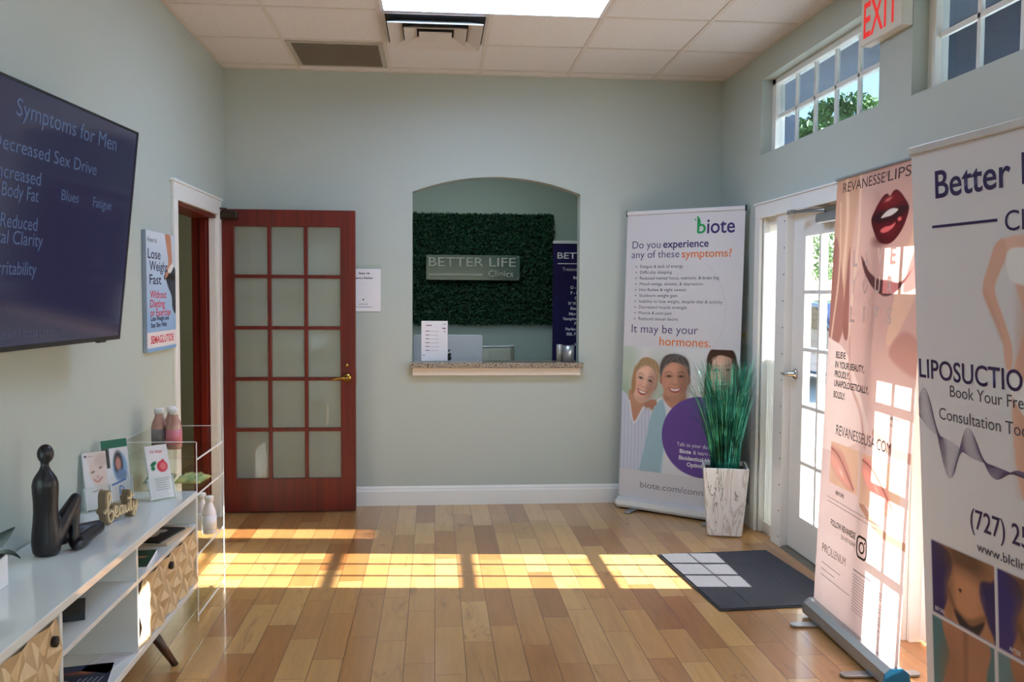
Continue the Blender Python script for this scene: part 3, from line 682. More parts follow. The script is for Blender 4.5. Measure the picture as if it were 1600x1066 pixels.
# ---- wellness banner in the far corner
kb = .042
b = rollup('retractable_wellness_banner', 'white retractable banner with three smiling women and a purple circle, in the far corner', (1.289, 6.123), R(-39.9), .85, 2.062, kb, vinyl('white_banner_vinyl', (218, 216, 218), trans=.06), rail=mat('white_rail', (216, 215, 217), .4), ends=True)
def f(bm):
    text(bm, 'iote', .592, 1.897, .094, .192, bold=.012)
printed('logo_lettering', b, kb, PURPLE, f)
def f(bm):
    text(bm, 'b', .522, 1.899, .088, .062, bold=.012)
    poly(bm, [(.526, 1.955), (.524, 1.99), (.517, 2.014), (.524, 2.012), (.538, 2.0), (.546, 1.975), (.545, 1.95)])
    poly(bm, circ(.508, 1.99, .006, 12))
printed('logo_leaf_letter', b, kb, GREEN, f)
def f(bm):
    text(bm, 'Do you', .046, 1.808, .050, .212, bold=-.006); text(bm, 'experience', .279, 1.808, .050, .328, bold=.014)
    text(bm, 'any of these', .042, 1.741, .050, .358, bold=-.006)
    text(bm, 'It may be your', .061, 1.226, .056, .492, bold=-.006)
printed('headline_lettering', b, kb, PURPLE, f)
def f(bm):
    text(bm, 'symptoms?', .418, 1.740, .050, .351, bold=.012); text(bm, 'hormones.', .275, 1.144, .056, .371, bold=.008)
printed('orange_lettering', b, kb, ORANGE, f)
SYM = [('Fatigue & lack of energy', .431), ('Difficulty sleeping', .35), ('Reduced mental focus, memory, & brain fog', .687), ('Mood swings, anxiety, & depression', .577), ('Hot flashes & night sweats', .457), ('Stubborn weight gain', .395), ('Inability to lose weight, despite diet & activity', .717), ('Decreased muscle strength', .466), ('Muscle & joint pain', .358), ('Reduced sexual desire', .404)]
def f(bm):
    for i, (s, xr) in enumerate(SYM):
        z = 1.672-.0399*i; text(bm, s, .111, z, .0205, xr-.111); poly(bm, circ(.081, z+.009, .0045, 10))
printed('symptom_list_lettering', b, kb, GREY, f)
def f(bm):
    text(bm, 'biote.com/connect', .164, .157, .040, .56, bold=.012)
printed('web_address_lettering', b, kb, ink('lightgrey', (146, 146, 152)), f)
printed('faint_arc', b, kb, ink('palegrey', (198, 196, 202)), lambda bm: ribbon(bm, circ(.33, 1.38, .41, 40, None, -38, 60), .003), y=-.0008)
# the photograph of the women
P = Print(0, .85, .272, 1.13, .0036, (222, 224, 224))
P.ell(.02, 1.02, .10, .14, (176, 196, 170), .1, op=.7); P.ell(.3, .85, .1, .2, (150, 176, 146), .15, op=.5); P.ell(.02, .8, .08, .1, (140, 170, 130), .1, op=.6); P.ell(.12, .45, .09, .2, (96, 104, 92), .1, op=.6)
SK1, SK2, SK3 = (226, 180, 156), (198, 146, 120), (218, 174, 150)
def woman(cx, cz, w, h, skin, hair, ang, hairback=None, grey=None):
    dk = tuple(v*.8 for v in skin); lt = tuple(min(255, v*1.12+8) for v in skin); ca, sa = math.cos(R(ang)), math.sin(R(ang))
    def L(x, z): return cx+x*w*ca-z*h*sa, cz+x*w*sa+z*h*ca
    def E(x, z, rx, rz, c, soft=.006, op=1, a=0): p = L(x, z); P.ell(p[0], p[1], rx*w, rz*h, c, soft, ang+a, op)
    E(0, .12, .54, .58, hair, .014)
    if grey: E(.06, .36, .46, .34, grey, .05, .7); E(-.2, .5, .3, .16, grey, .03, .5)
    E(-.5, -.05, .08, .14, dk); E(.5, -.05, .08, .14, dk)
    P.poly([L(x, z) for x, z in ((-.47, .25), (-.49, -.1), (-.4, -.42), (-.2, -.64), (0, -.7), (.2, -.64), (.4, -.42), (.49, -.1), (.47, .25), (.3, .48), (0, .54), (-.3, .48))], skin, .005)
    E(.28, -.08, .22, .42, dk, .05, .45); E(-.12, .3, .26, .14, lt, .04, .7); E(-.26, -.16, .15, .12, (224, 150, 128), .04, .5); E(.26, -.16, .15, .12, (212, 138, 118), .04, .5); E(0, -.6, .2, .08, dk, .03, .4)
    E(-.2, .05, .26, .5, lt, .08, .35); E(.36, -.1, .14, .4, tuple(v*.86 for v in dk), .06, .5)
    for s in (-1, 1):
        P.line([L(s*.36, .15), L(s*.25, .195), L(s*.11, .165)], .0028, tuple(v*.55 for v in dk), .005, .9)
        E(s*.225, .065, .12, .05, dk, .02, .6); E(s*.225, .06, .085, .024, (58, 42, 38), .005); E(s*.235, .03, .1, .012, tuple(v*.8 for v in dk), .006, .5)
        P.line([L(s*.14, -.13), L(s*.26, -.24), L(s*.30, -.36)], .0025, dk, .006, .8)
    E(.02, -.06, .045, .16, lt, .02, .6); P.line([L(-.10, -.17), L(0, -.205), L(.10, -.17)], .003, tuple(v*.8 for v in dk), .005, .9)
    P.poly([L(x, z) for x, z in ((-.23, -.285), (0, -.315), (.23, -.285), (.16, -.40), (0, -.445), (-.16, -.40))], (176, 92, 86), .005)
    P.poly([L(x, z) for x, z in ((-.18, -.31), (0, -.33), (.18, -.31), (.11, -.37), (0, -.385), (-.11, -.37))], (238, 232, 226), .004)
    # hairline with strands
    P.poly([L(x, z) for x, z in ((-.54, .02), (-.56, .38), (-.34, .68), (.1, .72), (.46, .56), (.56, .2), (.53, .02), (.49, .2), (.43, .34), (.22, .43), (-.1, .48), (-.36, .38), (-.48, .2))], hair, .008)
    for q in range(9):
        o_ = -.4+.1*q; tone = grey if grey and q % 2 else tuple(min(255, v*(1.22 if q % 2 else .72)) for v in hair)
        P.line([L(.18+.25*o_, .70-.1*abs(o_)), L(o_*.9, .56), L(-.5+.12*abs(o_)+(q > 4)*.98, .2+.06*(q % 3))], .004, tone, .008, .55)
# left woman: striped shirt
P.poly([(-.02, .76), (.03, .80), (.09, .72), (.17, .74), (.235, .66), (.265, .5), (.25, .3), (.24, .2), (-.03, .2)], (208, 214, 226), .006, op=1)
for i in range(9): P.line([(.0+.026*i, .76-.006*i), (.004+.027*i, .5), (.005+.027*i, .26)], .005, (168, 184, 214), .006, .8)
P.poly([(.06, .83), (.15, .76), (.2, .82), (.165, .7), (.10, .6), (.065, .7)], (196, 146, 118), .008); P.line([(.06, .75), (.10, .6), (.17, .71)], .012, (228, 232, 240))
# second woman: white tee and pale blue cardigan
P.poly([(.26, .74), (.33, .80), (.45, .80), (.54, .74), (.62, .6), (.64, .2), (.22, .2), (.2, .45)], (228, 230, 232), .006)
P.poly([(.26, .73), (.315, .77), (.345, .64), (.335, .45), (.30, .2), (.15, .2), (.19, .45), (.225, .64)], (162, 196, 206), .008); P.poly([(.56, .74), (.50, .76), (.53, .6), (.56, .2), (.7, .2), (.66, .6)], (162, 196, 206), .008)
P.line([(.345, .64), (.335, .45), (.31, .26)], .006, (206, 226, 232)); P.poly([(.33, .84), (.47, .84), (.475, .77), (.40, .715), (.325, .77)], SK2, .006); P.ell(.4, .79, .07, .02, (140, 92, 72), .03, op=.6)
# third woman
P.poly([(.64, .84), (.72, .86), (.80, .84), (.87, .78), (.87, .2), (.6, .2), (.58, .7)], (64, 66, 78), .008); P.poly([(.68, .9), (.79, .9), (.77, .78), (.72, .76)], SK3, .006)
woman(.731, .985, .185, .23, SK3, (78, 50, 36), 4); P.poly([(.635, 1.05), (.615, .95), (.61, .82), (.64, .76), (.665, .84), (.65, .95), (.66, 1.05)], (84, 54, 38), .01); P.poly([(.80, 1.08), (.85, 1.0), (.86, .84), (.82, .78), (.815, .9), (.80, 1.0)], (84, 54, 38), .01)
woman(.176, .892, .165, .225, SK1, (178, 148, 112), -14); P.poly([(.10, 1.0), (.075, .9), (.075, .8), (.10, .82), (.105, .9)], (178, 138, 96), .01)
woman(.398, .925, .195, .225, SK2, (92, 86, 82), 2, grey=(158, 156, 154))
P.poly([(.175, .735), (.215, .765), (.26, .768), (.27, .74), (.25, .72), (.235, .695), (.215, .715), (.19, .71)], (186, 132, 106), .005)
for i in range(4): P.line([(.185+.02*i, .74-.002*i), (.195+.018*i, .705)], .004, (150, 100, 80), .004, .7)
P.ell(.593, .543, .278, .268, (104, 74, 152), .004); P.ell(.73, .33, .10, .07, (96, 82, 118), .05, op=.5)
P.poly([(-.05, .15), (.9, .15), (.9, .272), (-.05, .272)], (218, 216, 218), .004, curve=False)
P.build('women_photograph', M_PRINT, b, y=-.0006, k=kb)
def f(bm):
    text(bm, 'Talk to your doctor about', .428, .471, .026, .37); text(bm, 'Biote', .450, .426, .026, .082, bold=.03); text(bm, '& learn more', .548, .426, .026, .19)
    text(bm, 'Bioidentical Hormone', .446, .382, .026, .335, bold=.03); text(bm, 'Optimization', .505, .341, .026, .2, bold=.03)
printed('circle_lettering', b, kb, ink('white', (225, 222, 228)), f)

# ---- pink lip-filler banner
kr = .033
b = rollup('retractable_lips_banner', 'pink retractable banner with glossy dark red lips standing before the entrance door', (1.757, 3.95), R(-91.5), .80, 2.012, kr, None, rh=.012, endc=mat('blue_end_cap', (30, 120, 165), .35))
PK = (206, 160, 144)
P = Print(0, .80, .062, 2.01, .003, PK)
P.C[:] = np.array([212, 166, 150]); t_ = np.clip((P.Z-.2)/1.2, 0, 1)[..., None]; P.C = np.array([230, 210, 208])*(1-t_)+np.array([206, 166, 156])*t_
# soft illustrated face, jaw, strands of hair
P.poly([(-.05, 2.05), (.22, 2.05), (.20, 1.75), (.13, 1.4), (-.05, 1.1)], (196, 152, 130), .03); P.line([(.10, 2.03), (.13, 1.8), (.10, 1.5), (-.02, 1.2)], .03, (220, 184, 160), .02)
P.line([(.24, 2.0), (.25, 1.75), (.23, 1.55), (.20, 1.3)], .02, (222, 190, 170), .015); P.poly([(.02, 1.75), (.10, 1.6), (.15, 1.35), (.02, 1.18), (-.05, 1.15), (-.05, 1.6)], (160, 108, 98), .012)
P.poly([(.17, 1.7), (.19, 1.5), (.20, 1.3), (.14, 1.36)], (150, 98, 90), .008); P.line([(.05, 1.9), (.075, 1.6), (.03, 1.3)], .016, (214, 180, 156), .01)
P.poly([(.82, 1.93), (.70, 1.72), (.60, 1.5), (.55, 1.3), (.64, 1.34), (.82, 1.6)], (222, 184, 162), .012); P.poly([(.82, 1.76), (.73, 1.66), (.66, 1.52), (.70, 1.5), (.82, 1.56)], (158, 104, 98), .01)
P.poly([(.285, 1.655), (.325, 1.585), (.40, 1.525), (.47, 1.495), (.53, 1.485), (.61, 1.505), (.70, 1.565), (.80, 1.665), (.80, 1.645), (.71, 1.58), (.63, 1.54), (.53, 1.55), (.45, 1.555), (.37, 1.585), (.32, 1.63)], (98, 58, 58), .006)
P.poly([(-.05, 1.25), (.08, 1.28), (.22, 1.22), (.36, 1.06), (.42, .9), (-.05, .8)], (230, 204, 196), .006); P.line([(.22, 1.30), (.25, 1.12), (.36, 1.0), (.42, .86)], .01, (190, 140, 128), .02)
P.line([(.5, .93), (.62, .885), (.80, .878)], .042, (178, 132, 122), .006); P.line([(.42, .62), (.55, .56), (.66, .545), (.80, .545)], .032, (176, 132, 112), .006)
P.poly([(.58, 1.25), (.68, 1.35), (.82, 1.3), (.82, 1.18)], (176, 120, 112), .02, op=.6)
# the lips
lipo = [(.360, 1.803), (.40, 1.85), (.450, 1.888), (.485, 1.896), (.512, 1.884), (.54, 1.902), (.575, 1.90), (.625, 1.868), (.668, 1.826), (.650, 1.775), (.605, 1.728), (.545, 1.698), (.485, 1.695), (.43, 1.712), (.388, 1.752)]
P.poly(lipo, (88, 10, 16), .004); P.poly([(.40, 1.845), (.452, 1.88), (.485, 1.888), (.512, 1.878), (.54, 1.894), (.572, 1.892), (.62, 1.862), (.56, 1.846), (.50, 1.842), (.44, 1.838)], (118, 16, 22), .02)
P.poly([(.362, 1.803), (.42, 1.825), (.5, 1.83), (.58, 1.838), (.665, 1.827), (.62, 1.80), (.55, 1.785), (.48, 1.782), (.41, 1.786)], (52, 6, 12), .012)
P.poly([(.445, 1.803), (.49, 1.826), (.54, 1.833), (.585, 1.824), (.54, 1.807), (.49, 1.803)], (214, 208, 204), .004); P.poly([(.42, 1.765), (.47, 1.745), (.54, 1.75), (.60, 1.77), (.55, 1.73), (.48, 1.72)], (112, 16, 24), .025)
P.poly([(.445, 1.752), (.48, 1.764), (.53, 1.766), (.57, 1.775), (.55, 1.756), (.50, 1.742), (.46, 1.742)], (226, 110, 112), .005); P.ell(.60, 1.786, .016, .008, (216, 100, 104), .005); P.ell(.50, 1.872, .03, .007, (206, 110, 108), .008, ang=10)
P.ell(.45, 1.71, .06, .02, (60, 8, 14), .03, op=.5)
# before / after photographs
P.poly([(.095, .648), (.375, .648), (.375, .834), (.095, .834)], (216, 176, 150), .003, curve=False); P.poly([(.395, .624), (.735, .624), (.735, .834), (.395, .834)], (218, 180, 154), .003, curve=False)
PC0 = P.C.copy()
for x0, sc, c in ((.10, .27, (204, 146, 132)), (.42, .29, (224, 150, 138))):
    P.ell(x0+.05, .72, .05, .1, (206, 160, 140), .05, op=.5)
    P.poly([(x0-.02*sc, .815), (x0+.2*sc, .812), (x0+.42*sc, .80), (x0+.62*sc, .76), (x0+.86*sc, .685), (x0+.9*sc, .66), (x0+.72*sc, .655), (x0+.45*sc, .672), (x0+.2*sc, .70), (x0, .74)], c, .022)
    P.poly([(x0, .775), (x0+.3*sc, .755), (x0+.6*sc, .70), (x0+.8*sc, .667), (x0+.5*sc, .675), (x0+.2*sc, .705), (x0, .745)], tuple(min(255, v*1.13) for v in c), .02, op=.7); P.line([(x0-.01, .805), (x0+.25*sc, .785), (x0+.55*sc, .735), (x0+.88*sc, .665)], .006, (138, 78, 70), .010); P.ell(x0+.42*sc, .712, .02, .007, (248, 216, 206), .012, ang=-28, op=.7)
m_ = ((P.Z > .648) & (P.X > .095) & (P.X < .375)) | ((P.Z > .624) & (P.X > .395) & (P.X < .735)); m_ &= P.Z < .834
P.C = np.where((m_ | (P.Z > .86) | (P.Z < .6))[..., None], P.C, PC0)
M_PINK = vinyl('pink_banner_print', attr=True, trans=.30, rough=.5)
P.build('print_panel', M_PINK, b, k=kr)
INK = ink('black', (44, 36, 38))
printed('title_lettering', b, kr, ink('brown', (84, 58, 54)), lambda bm: (text(bm, 'REVANESSE', .068, 1.945, .042, .395), text(bm, 'o', .468, 1.968, .026, .014), text(bm, 'LIPS', .487, 1.945, .042, .185), text(bm, 'TM', .676, 1.975, .012, .024)))
M_GHOST = vinyl('pale_letter_ink', (240, 214, 204), trans=.2)
def f(bm):
    for s, z, x0, x1 in (('LOVE', 1.614, .211, .597), ('YOUR', 1.497, .210, .585), ('LIPS', 1.374, .212, .592)):
        n = len(s)
        for i, ch in enumerate(s):
            wch = .045 if ch != 'I' else .014; text(bm, ch, x0+(x1-x0-.05)*i/(n-1)+(.015 if ch == 'I' else 0), z, .066, wch, bold=.025)
printed('pale_slogan_lettering', b, kr, M_GHOST, f)
def f(bm):
    for s, z, w in (('BELIEVE', 1.209, .10), ('IN YOUR BEAUTY,', 1.166, .285), ('PROUDLY,', 1.124, .15), ('UNAPOLOGETICALLY,', 1.082, .335), ('BOLDLY.', 1.032, .12)):
        text(bm, s, .092, z, .028, w, bold=.02)
    text(bm, 'BEFORE', .172, .608, .016, .085, bold=.02); text(bm, 'AFTER', .53, .600, .017, .075)
    text(bm, 'FOLLOW REVANESSE', .141, .464, .026, .245, bold=.02); text(bm, 'ON INSTAGRAM', .25, .430, .018, .14)
    text(bm, 'SCAN HERE', .598, 1.003, .013, .10, bold=.02); text(bm, 'TO SHOP NOW', .60, .977, .011, .1)
printed('slogan_lettering', b, kr, INK, f)
printed('web_address_lettering', b, kr, ink('softblack', (66, 58, 60)), lambda bm: text(bm, 'REVANESSEUSA.COM', .140, .870, .044, .505))
def f(bm):
    text(bm, 'PR', .064, .325, .036, .055); ribbon(bm, circ(.139, .343, .019, 24)+[(.158, .343)], .004); text(bm, 'LLENIUM', .164, .325, .036, .145)
    for i, w in enumerate((.4, .36)): ribbon(bm, [(.087, .582-.018*i), (.087+w+.12, .572-.018*i)], .0028)
    for i, w in enumerate((.2, .14, .30)): ribbon(bm, [(.066, .275-.028*i), (.066+w, .272-.028*i)], .003)
    ribbon(bm, [(.385, .338), (.55, .336)], .005)
    for i in range(13): ribbon(bm, [(.385, .318-.0125*i), (.385+(.26 if i % 4 != 3 else .15), .315-.0125*i)], .0026)
printed('small_print', b, kr, ink('brown_grey', (140, 118, 118)), f)
def f(bm):
    def rr_(x0, x1, z0, z1, r, n=8):
        return circ(x1-r, z1-r, r, n, None, 0, 90)+circ(x0+r, z1-r, r, n, None, 90, 180)+circ(x0+r, z0+r, r, n, None, 180, 270)+circ(x1-r, z0+r, r, n, None, 270, 360)
    o_ = rr_(.405, .492, .402, .488, .024); ribbon(bm, o_+[o_[0]], .010); ribbon(bm, circ(.4485, .445, .021, 24)+[(.4695, .445)], .009); poly(bm, circ(.474, .470, .0055, 10))
printed('camera_logo', b, kr, INK, f)

# ---- clinic banner nearest the viewer
kl = -.066
b = rollup('retractable_clinic_banner', 'tall white clinic banner with purple lettering at the right edge, nearest the viewer', (1.745, 2.95), R(-85.85), .85, 1.985, kl, None, rail=mat('pale_rail', (196, 192, 186), .4, .2))
P = Print(0, .85, .062, 1.965, .0048, (208, 206, 210))
P.C[:] = np.array([210, 208, 211])
TS, TD = (222, 182, 164), (190, 144, 126)
def mirror(pts, c=.62): return [(2*c-x, z) for x, z in pts]
torso = [(.44, 1.655), (.55, 1.66), (.62, 1.65), (.69, 1.66), (.80, 1.655), (.79, 1.60), (.755, 1.50), (.73, 1.42), (.745, 1.34), (.78, 1.24), (.80, 1.1), (.78, .95), (.73, .84), (.64, .95), (.62, 1.12), (.60, .95), (.54, .86), (.49, .9), (.46, 1.05), (.46, 1.24), (.495, 1.34), (.515, 1.42), (.49, 1.50), (.455, 1.60)]
P.poly(torso, TS, .006); P.ell(.52, 1.42, .03, .16, TD, .05, op=.5); P.ell(.5, 1.1, .03, .2, (190, 136, 116), .05, op=.5); P.line([(.62, 1.5), (.622, 1.4), (.62, 1.3)], .008, TD, .02, .5); P.ell(.62, 1.335, .008, .012, (150, 98, 82), .008)
arm = [(.44, 1.655), (.40, 1.64), (.372, 1.585), (.345, 1.53), (.345, 1.485), (.378, 1.43), (.41, 1.375), (.425, 1.335), (.432, 1.28), (.448, 1.265), (.462, 1.29), (.462, 1.34), (.45, 1.375), (.425, 1.43), (.395, 1.50), (.41, 1.545), (.445, 1.60)]
for a_ in (arm, mirror(arm)): P.poly(a_, (214, 170, 150), .006)
P.line([(.352, 1.50), (.39, 1.42), (.42, 1.36)], .012, TD, .02, .5)
P.poly([(.455, 1.618), (.54, 1.625), (.62, 1.615), (.70, 1.625), (.785, 1.618), (.775, 1.53), (.62, 1.515), (.468, 1.53)], (226, 224, 224), .005); P.poly([(.452, 1.27), (.53, 1.22), (.62, 1.12), (.71, 1.22), (.788, 1.27), (.795, 1.22), (.66, 1.06), (.62, 1.02), (.58, 1.06), (.452, 1.20)], (226, 224, 224), .005)
P.poly([(.3, .90), (.85, .86), (.86, .70), (.3, .70)], (210, 208, 211), .006, curve=False)
# four before / after torso photographs
def belly(x0, x1, z0, z1, bgc, skin, lo):
    P.poly([(x0, z0), (x1, z0), (x1, z1), (x0, z1)], bgc, .004, curve=False); w, h = x1-x0, z1-z0
    S = np.array(P.C); L = lambda x, z: (x0+x*w, z0+z*h); dk = tuple(v*.6 for v in skin)
    if lo:
        P.poly([L(.2, 1.02), L(.9, 1.02), L(.88, .6), (L(.85, .2)), L(.8, -.05), L(.15, -.05), L(.2, .3), L(.28, .6)], skin, .012); P.line([L(.56, 1.0), L(.55, .5), L(.52, -.1)], .012, dk, .03, .7); P.ell(*L(.3, .4), .05, .1, tuple(v*.8 for v in skin), .06, op=.6)
    else:
        P.poly([L(.02, 1.04), L(.3, .93), L(.34, .7), L(.27, .5), L(.26, .3), L(.22, -.05), L(.95, -.05), L(.88, .25), L(.78, .5), L(.8, .72), L(.98, .8), L(1.0, 1.02)], skin, .012)
        P.ell(*L(.56, .92), .11, .055, tuple(v*.45 for v in skin), .06, op=.8); P.ell(*L(.53, .38), .085, .09, tuple(min(255, v*1.12) for v in skin), .06, op=.7); P.line([L(.28, .4), L(.38, .2), L(.6, .12), L(.86, .28)], .012, dk, .02, .9)
        P.ell(*L(.47, .48), .007, .006, (40, 24, 18), .006); P.poly([L(.36, .18), L(.62, .08), L(.84, .22), L(.7, -.05), L(.5, -.05)], (40, 34, 40), .01); P.ell(*L(.30, .42), .02, .08, dk, .04, op=.6)
    m_ = (P.X >= x0) & (P.X <= x1) & (P.Z >= z0) & (P.Z <= z1); P.C = np.where(m_[..., None], P.C, S)
belly(.047, .360, .398, .650, (40, 34, 88), (176, 124, 92), False); belly(.374, .69, .398, .650, (46, 40, 112), (168, 112, 82), False)
belly(.040, .352, .12, .384, (72, 112, 120), (166, 116, 90), True); belly(.368, .68, .12, .384, (96, 130, 136), (166, 112, 84), True)
P.build('print_panel', vinyl('clinic_banner_print', attr=True, trans=.06), b, k=kl)
DP = ink('deeppurple', (48, 32, 78))
def f(bm):
    text(bm, 'Better Life', .126, 1.806, .086, .58, bold=.012); ribbon(bm, [(.104, 1.714), (.415, 1.712)], .009); text(bm, 'Clinics', .446, 1.677, .058, .25)
    text(bm, 'LIPOSUCTION', .010, 1.209, .062, .56, bold=.012); text(bm, '(727) 250', .256, .747, .062, .30, bold=.008)
printed('purple_lettering', b, kl, DP, f)
def f(bm):
    text(bm, 'Book Your Free', .172, 1.158, .037, .36); text(bm, 'Consultation Today', .112, 1.077, .038, .46); text(bm, 'www.blclinics.com', .284, .678, .029, .36, bold=.008)
printed('grey_lettering', b, kl, ink('charcoal', (72, 72, 84)), f)
printed('photo_caption_lettering', b, kl, ink('white', (225, 222, 228)), lambda bm: (text(bm, 'BEFORE', .060, .408, .014, .05), text(bm, 'AFTER', .42, .408, .014, .05)))
def f(bm):
    for i in range(19):
        q = i/18; pts = []
        for j in range(171):
            u_ = j/170*.85; zc = .945+.13*math.exp(-u_/.2)
            amp = .118*(1-1.05*q)*math.exp(-max(0, u_-.22)/.14)
            pts.append((u_, zc+amp*math.cos((u_-.04-.022*q)*2*math.pi/.23)))
        ribbon(bm, pts, .0014)
printed('wave_lines', b, kl, ink('mauve', (104, 92, 124)), f, y=-.0009)

# ================================================================== LEFT WALL: television, poster
t = thing('television', 'large flat television on the left wall showing a dark navy slide of symptoms', 'television', (-1.26, 3.704, 1.294))
t.rotation_euler = (R(6.1), 0, R(85.5))
TW, TH = 1.46, .826
bm = bm_new(); box(bm, -TW, 0, .004, .032, 0, TH); obj('housing', bm, M_BLACK, t, bevel=.004)
bm = bm_new(); holed(bm, 'y', -.002, .006, -TW, 0, 0, TH, [(-TW+.009, -.009, .016, TH-.009)]); obj('bezel', bm, mat('bezel_black', (14, 13, 15), .3), t, bevel=.001)
def screen_mat():
    m, n, b_, o = newmat('lit_navy_screen'); L = n.links
    tc = N(n, 'ShaderNodeTexCoord'); nz = N(n, 'ShaderNodeTexNoise', Scale=1.5, Detail=1.0); L.new(tc.outputs['Object'], nz.inputs['Vector'])
    mx = N(n, 'ShaderNodeMix', data_type='RGBA'); mx.inputs[6].default_value = rgba((44, 42, 68)); mx.inputs[7].default_value = rgba((50, 50, 78)); L.new(nz.outputs[0], mx.inputs[0])
    b_.inputs['Base Color'].default_value = rgba((12, 12, 16)); b_.inputs['Roughness'].default_value = .09; b_.inputs['Specular IOR Level'].default_value = .5
    L.new(mx.outputs[2], b_.inputs['Emission Color']); b_.inputs['Emission Strength'].default_value = .58; return m
bm = bm_new(); quad(bm, -TW+.009, -.009, .016, TH-.009, .001); flat('screen', bm, screen_mat(), t)
def screen_ink(name, c, e): return mat(name, (20, 22, 28), .15, emit=c, es=e)
M_ST = screen_ink('screen_text', (76, 92, 124), .6); M_ST2 = screen_ink('screen_text_dim', (70, 74, 98), .5)
def f(bm): text(bm, 'Symptoms for Men', -.873, .722, .052, .69)
printed('slide_title', t, 0, M_ST, f, y=.0)
def f(bm):
    for s, x, z, w in (('Decreased Sex Drive', -.985, .612, .66), ('Increased', -.962, .529, .262), ('Body Fat', -.915, .476, .21), ('Reduced', -.908, .384, .21), ('Mental Clarity', -1.03, .335, .375), ('Irritability', -.915, .241, .235)):
        text(bm, s, x, z, .042, w)
    text(bm, 'Blues', -.56, .50, .035, .12); text(bm, 'Fatigue', -.33, .50, .035, .15)
printed('slide_lettering', t, 0, M_ST, f, y=.0)
printed('slide_caption', t, 0, M_ST2, lambda bm: text(bm, 'Helping elevated blood pressure', -1.10, .042, .028, .64), y=.0)
obj('sensor_bar', B(-.17, -.11, .004, .02, -.008, .0), M_BLACK, t, bevel=.002)
obj('wall_bracket', B(-1.0, -.45, .032, .05, .2, .62), M_BLACK, t)

t = thing('canvas_poster', 'tall blue weight loss poster on the left wall beside the doorway', 'poster', (XL+.022, 4.492, 1.185), R(90))
obj('canvas_block', B(0, .488, .0, .021, 0, .602), mat('canvas_edge', (150, 168, 190), .6), t, bevel=.002)
P = Print(.001, .487, .001, .601, .0034, (190, 206, 226))
tt = np.clip(P.Z/.6, 0, 1)[..., None]; P.C = np.array([128, 168, 212])*(1-tt)+np.array([206, 216, 226])*tt
P.poly([(.34, .62), (.49, .62), (.49, .2), (.42, .25), (.38, .33), (.32, .38), (.36, .45)], (196, 206, 214), .02, op=.6)
P.poly([(.30, .40), (.40, .43), (.49, .41), (.49, .20), (.43, .21), (.41, .28), (.35, .33)], (52, 62, 72), .01); P.poly([(.29, .385), (.36, .40), (.49, .385), (.49, .36), (.36, .37), (.29, .365)], (40, 30, 28), .006)
P.poly([(.31, .60), (.40, .60), (.42, .52), (.43, .46), (.40, .42), (.34, .38), (.30, .37), (.32, .41), (.36, .45), (.34, .52)], (188, 134, 108), .006); P.poly([(.35, .41), (.42, .45), (.46, .44), (.40, .40)], (224, 222, 220), .008)
P.poly([(-.01, .02), (.5, .02), (.5, .098), (-.01, .098)], (226, 218, 220), .004, curve=False)
P.build('poster_print', vinyl('poster_print_colours', attr=True, trans=.0), t, y=-.0008)
def f(bm):
    text(bm, 'How to', .018, .545, .026, .15); text(bm, 'Lose', .022, .465, .048, .205, bold=.01); text(bm, 'Weight', .045, .405, .048, .30, bold=.01); text(bm, 'Fast', .045, .338, .048, .19, bold=.01)
    text(bm, 'Lose Weight and', .055, .155, .022, .30, bold=.02); text(bm, 'Stay Slim With', .055, .122, .022, .26, bold=.02)
printed('dark_lettering', t, 0, ink('navy', (42, 44, 82)), f, y=-.0014)
def f(bm):
    text(bm, 'Without', .05, .268, .038, .27, bold=.012); text(bm, 'Dieting', .05, .222, .038, .24, bold=.012); text(bm, 'or Exercise', .05, .178, .036, .34, bold=.012); text(bm, 'SEMAGLUTIDE', .05, .042, .036, .39, bold=.02)
printed('red_lettering', t, 0, ink('crimson', (206, 52, 72)), f, y=-.0014)

# ================================================================== BACK WALL FITTINGS
t = thing('review_sign', 'small white notice in a clear holder on the back wall beside the open door', 'notice', (-.60, D, 1.36))
obj('acrylic_holder', B(0, .232, -.004, -.0005, -.004, .325), M_ACRYL, t)
obj('paper', B(.004, .228, -.006, -.0045, 0, .294), M_PAPER, t)
def f(bm):
    text(bm, 'Better Life', .078, .258, .011, .075, bold=.03); text(bm, 'Leave a Review', .045, .225, .0125, .13, bold=.03)
    for i in range(5): poly(bm, circ(.083+.0125*i, .050, .0035, 8))
    poly(bm, circ(.108, .082, .0055, 12)); ribbon(bm, [(.05, .03), (.17, .03)], .003)
printed('lettering', t, 0, INK, f, y=-.0066)
t = thing('light_switch', 'switch plate with brass toggle on the right wall, half hidden by the corner banner', 'switch', (XR, 5.70, 1.225))
obj('plate', B(-.006, 0, -.036, .036, -.06, .06), mat('switch_ivory', (206, 204, 190), .4), t, bevel=.002)
obj('toggle', B(-.022, -.006, -.006, .006, -.012, .012), M_BRASS, t, bevel=.002)
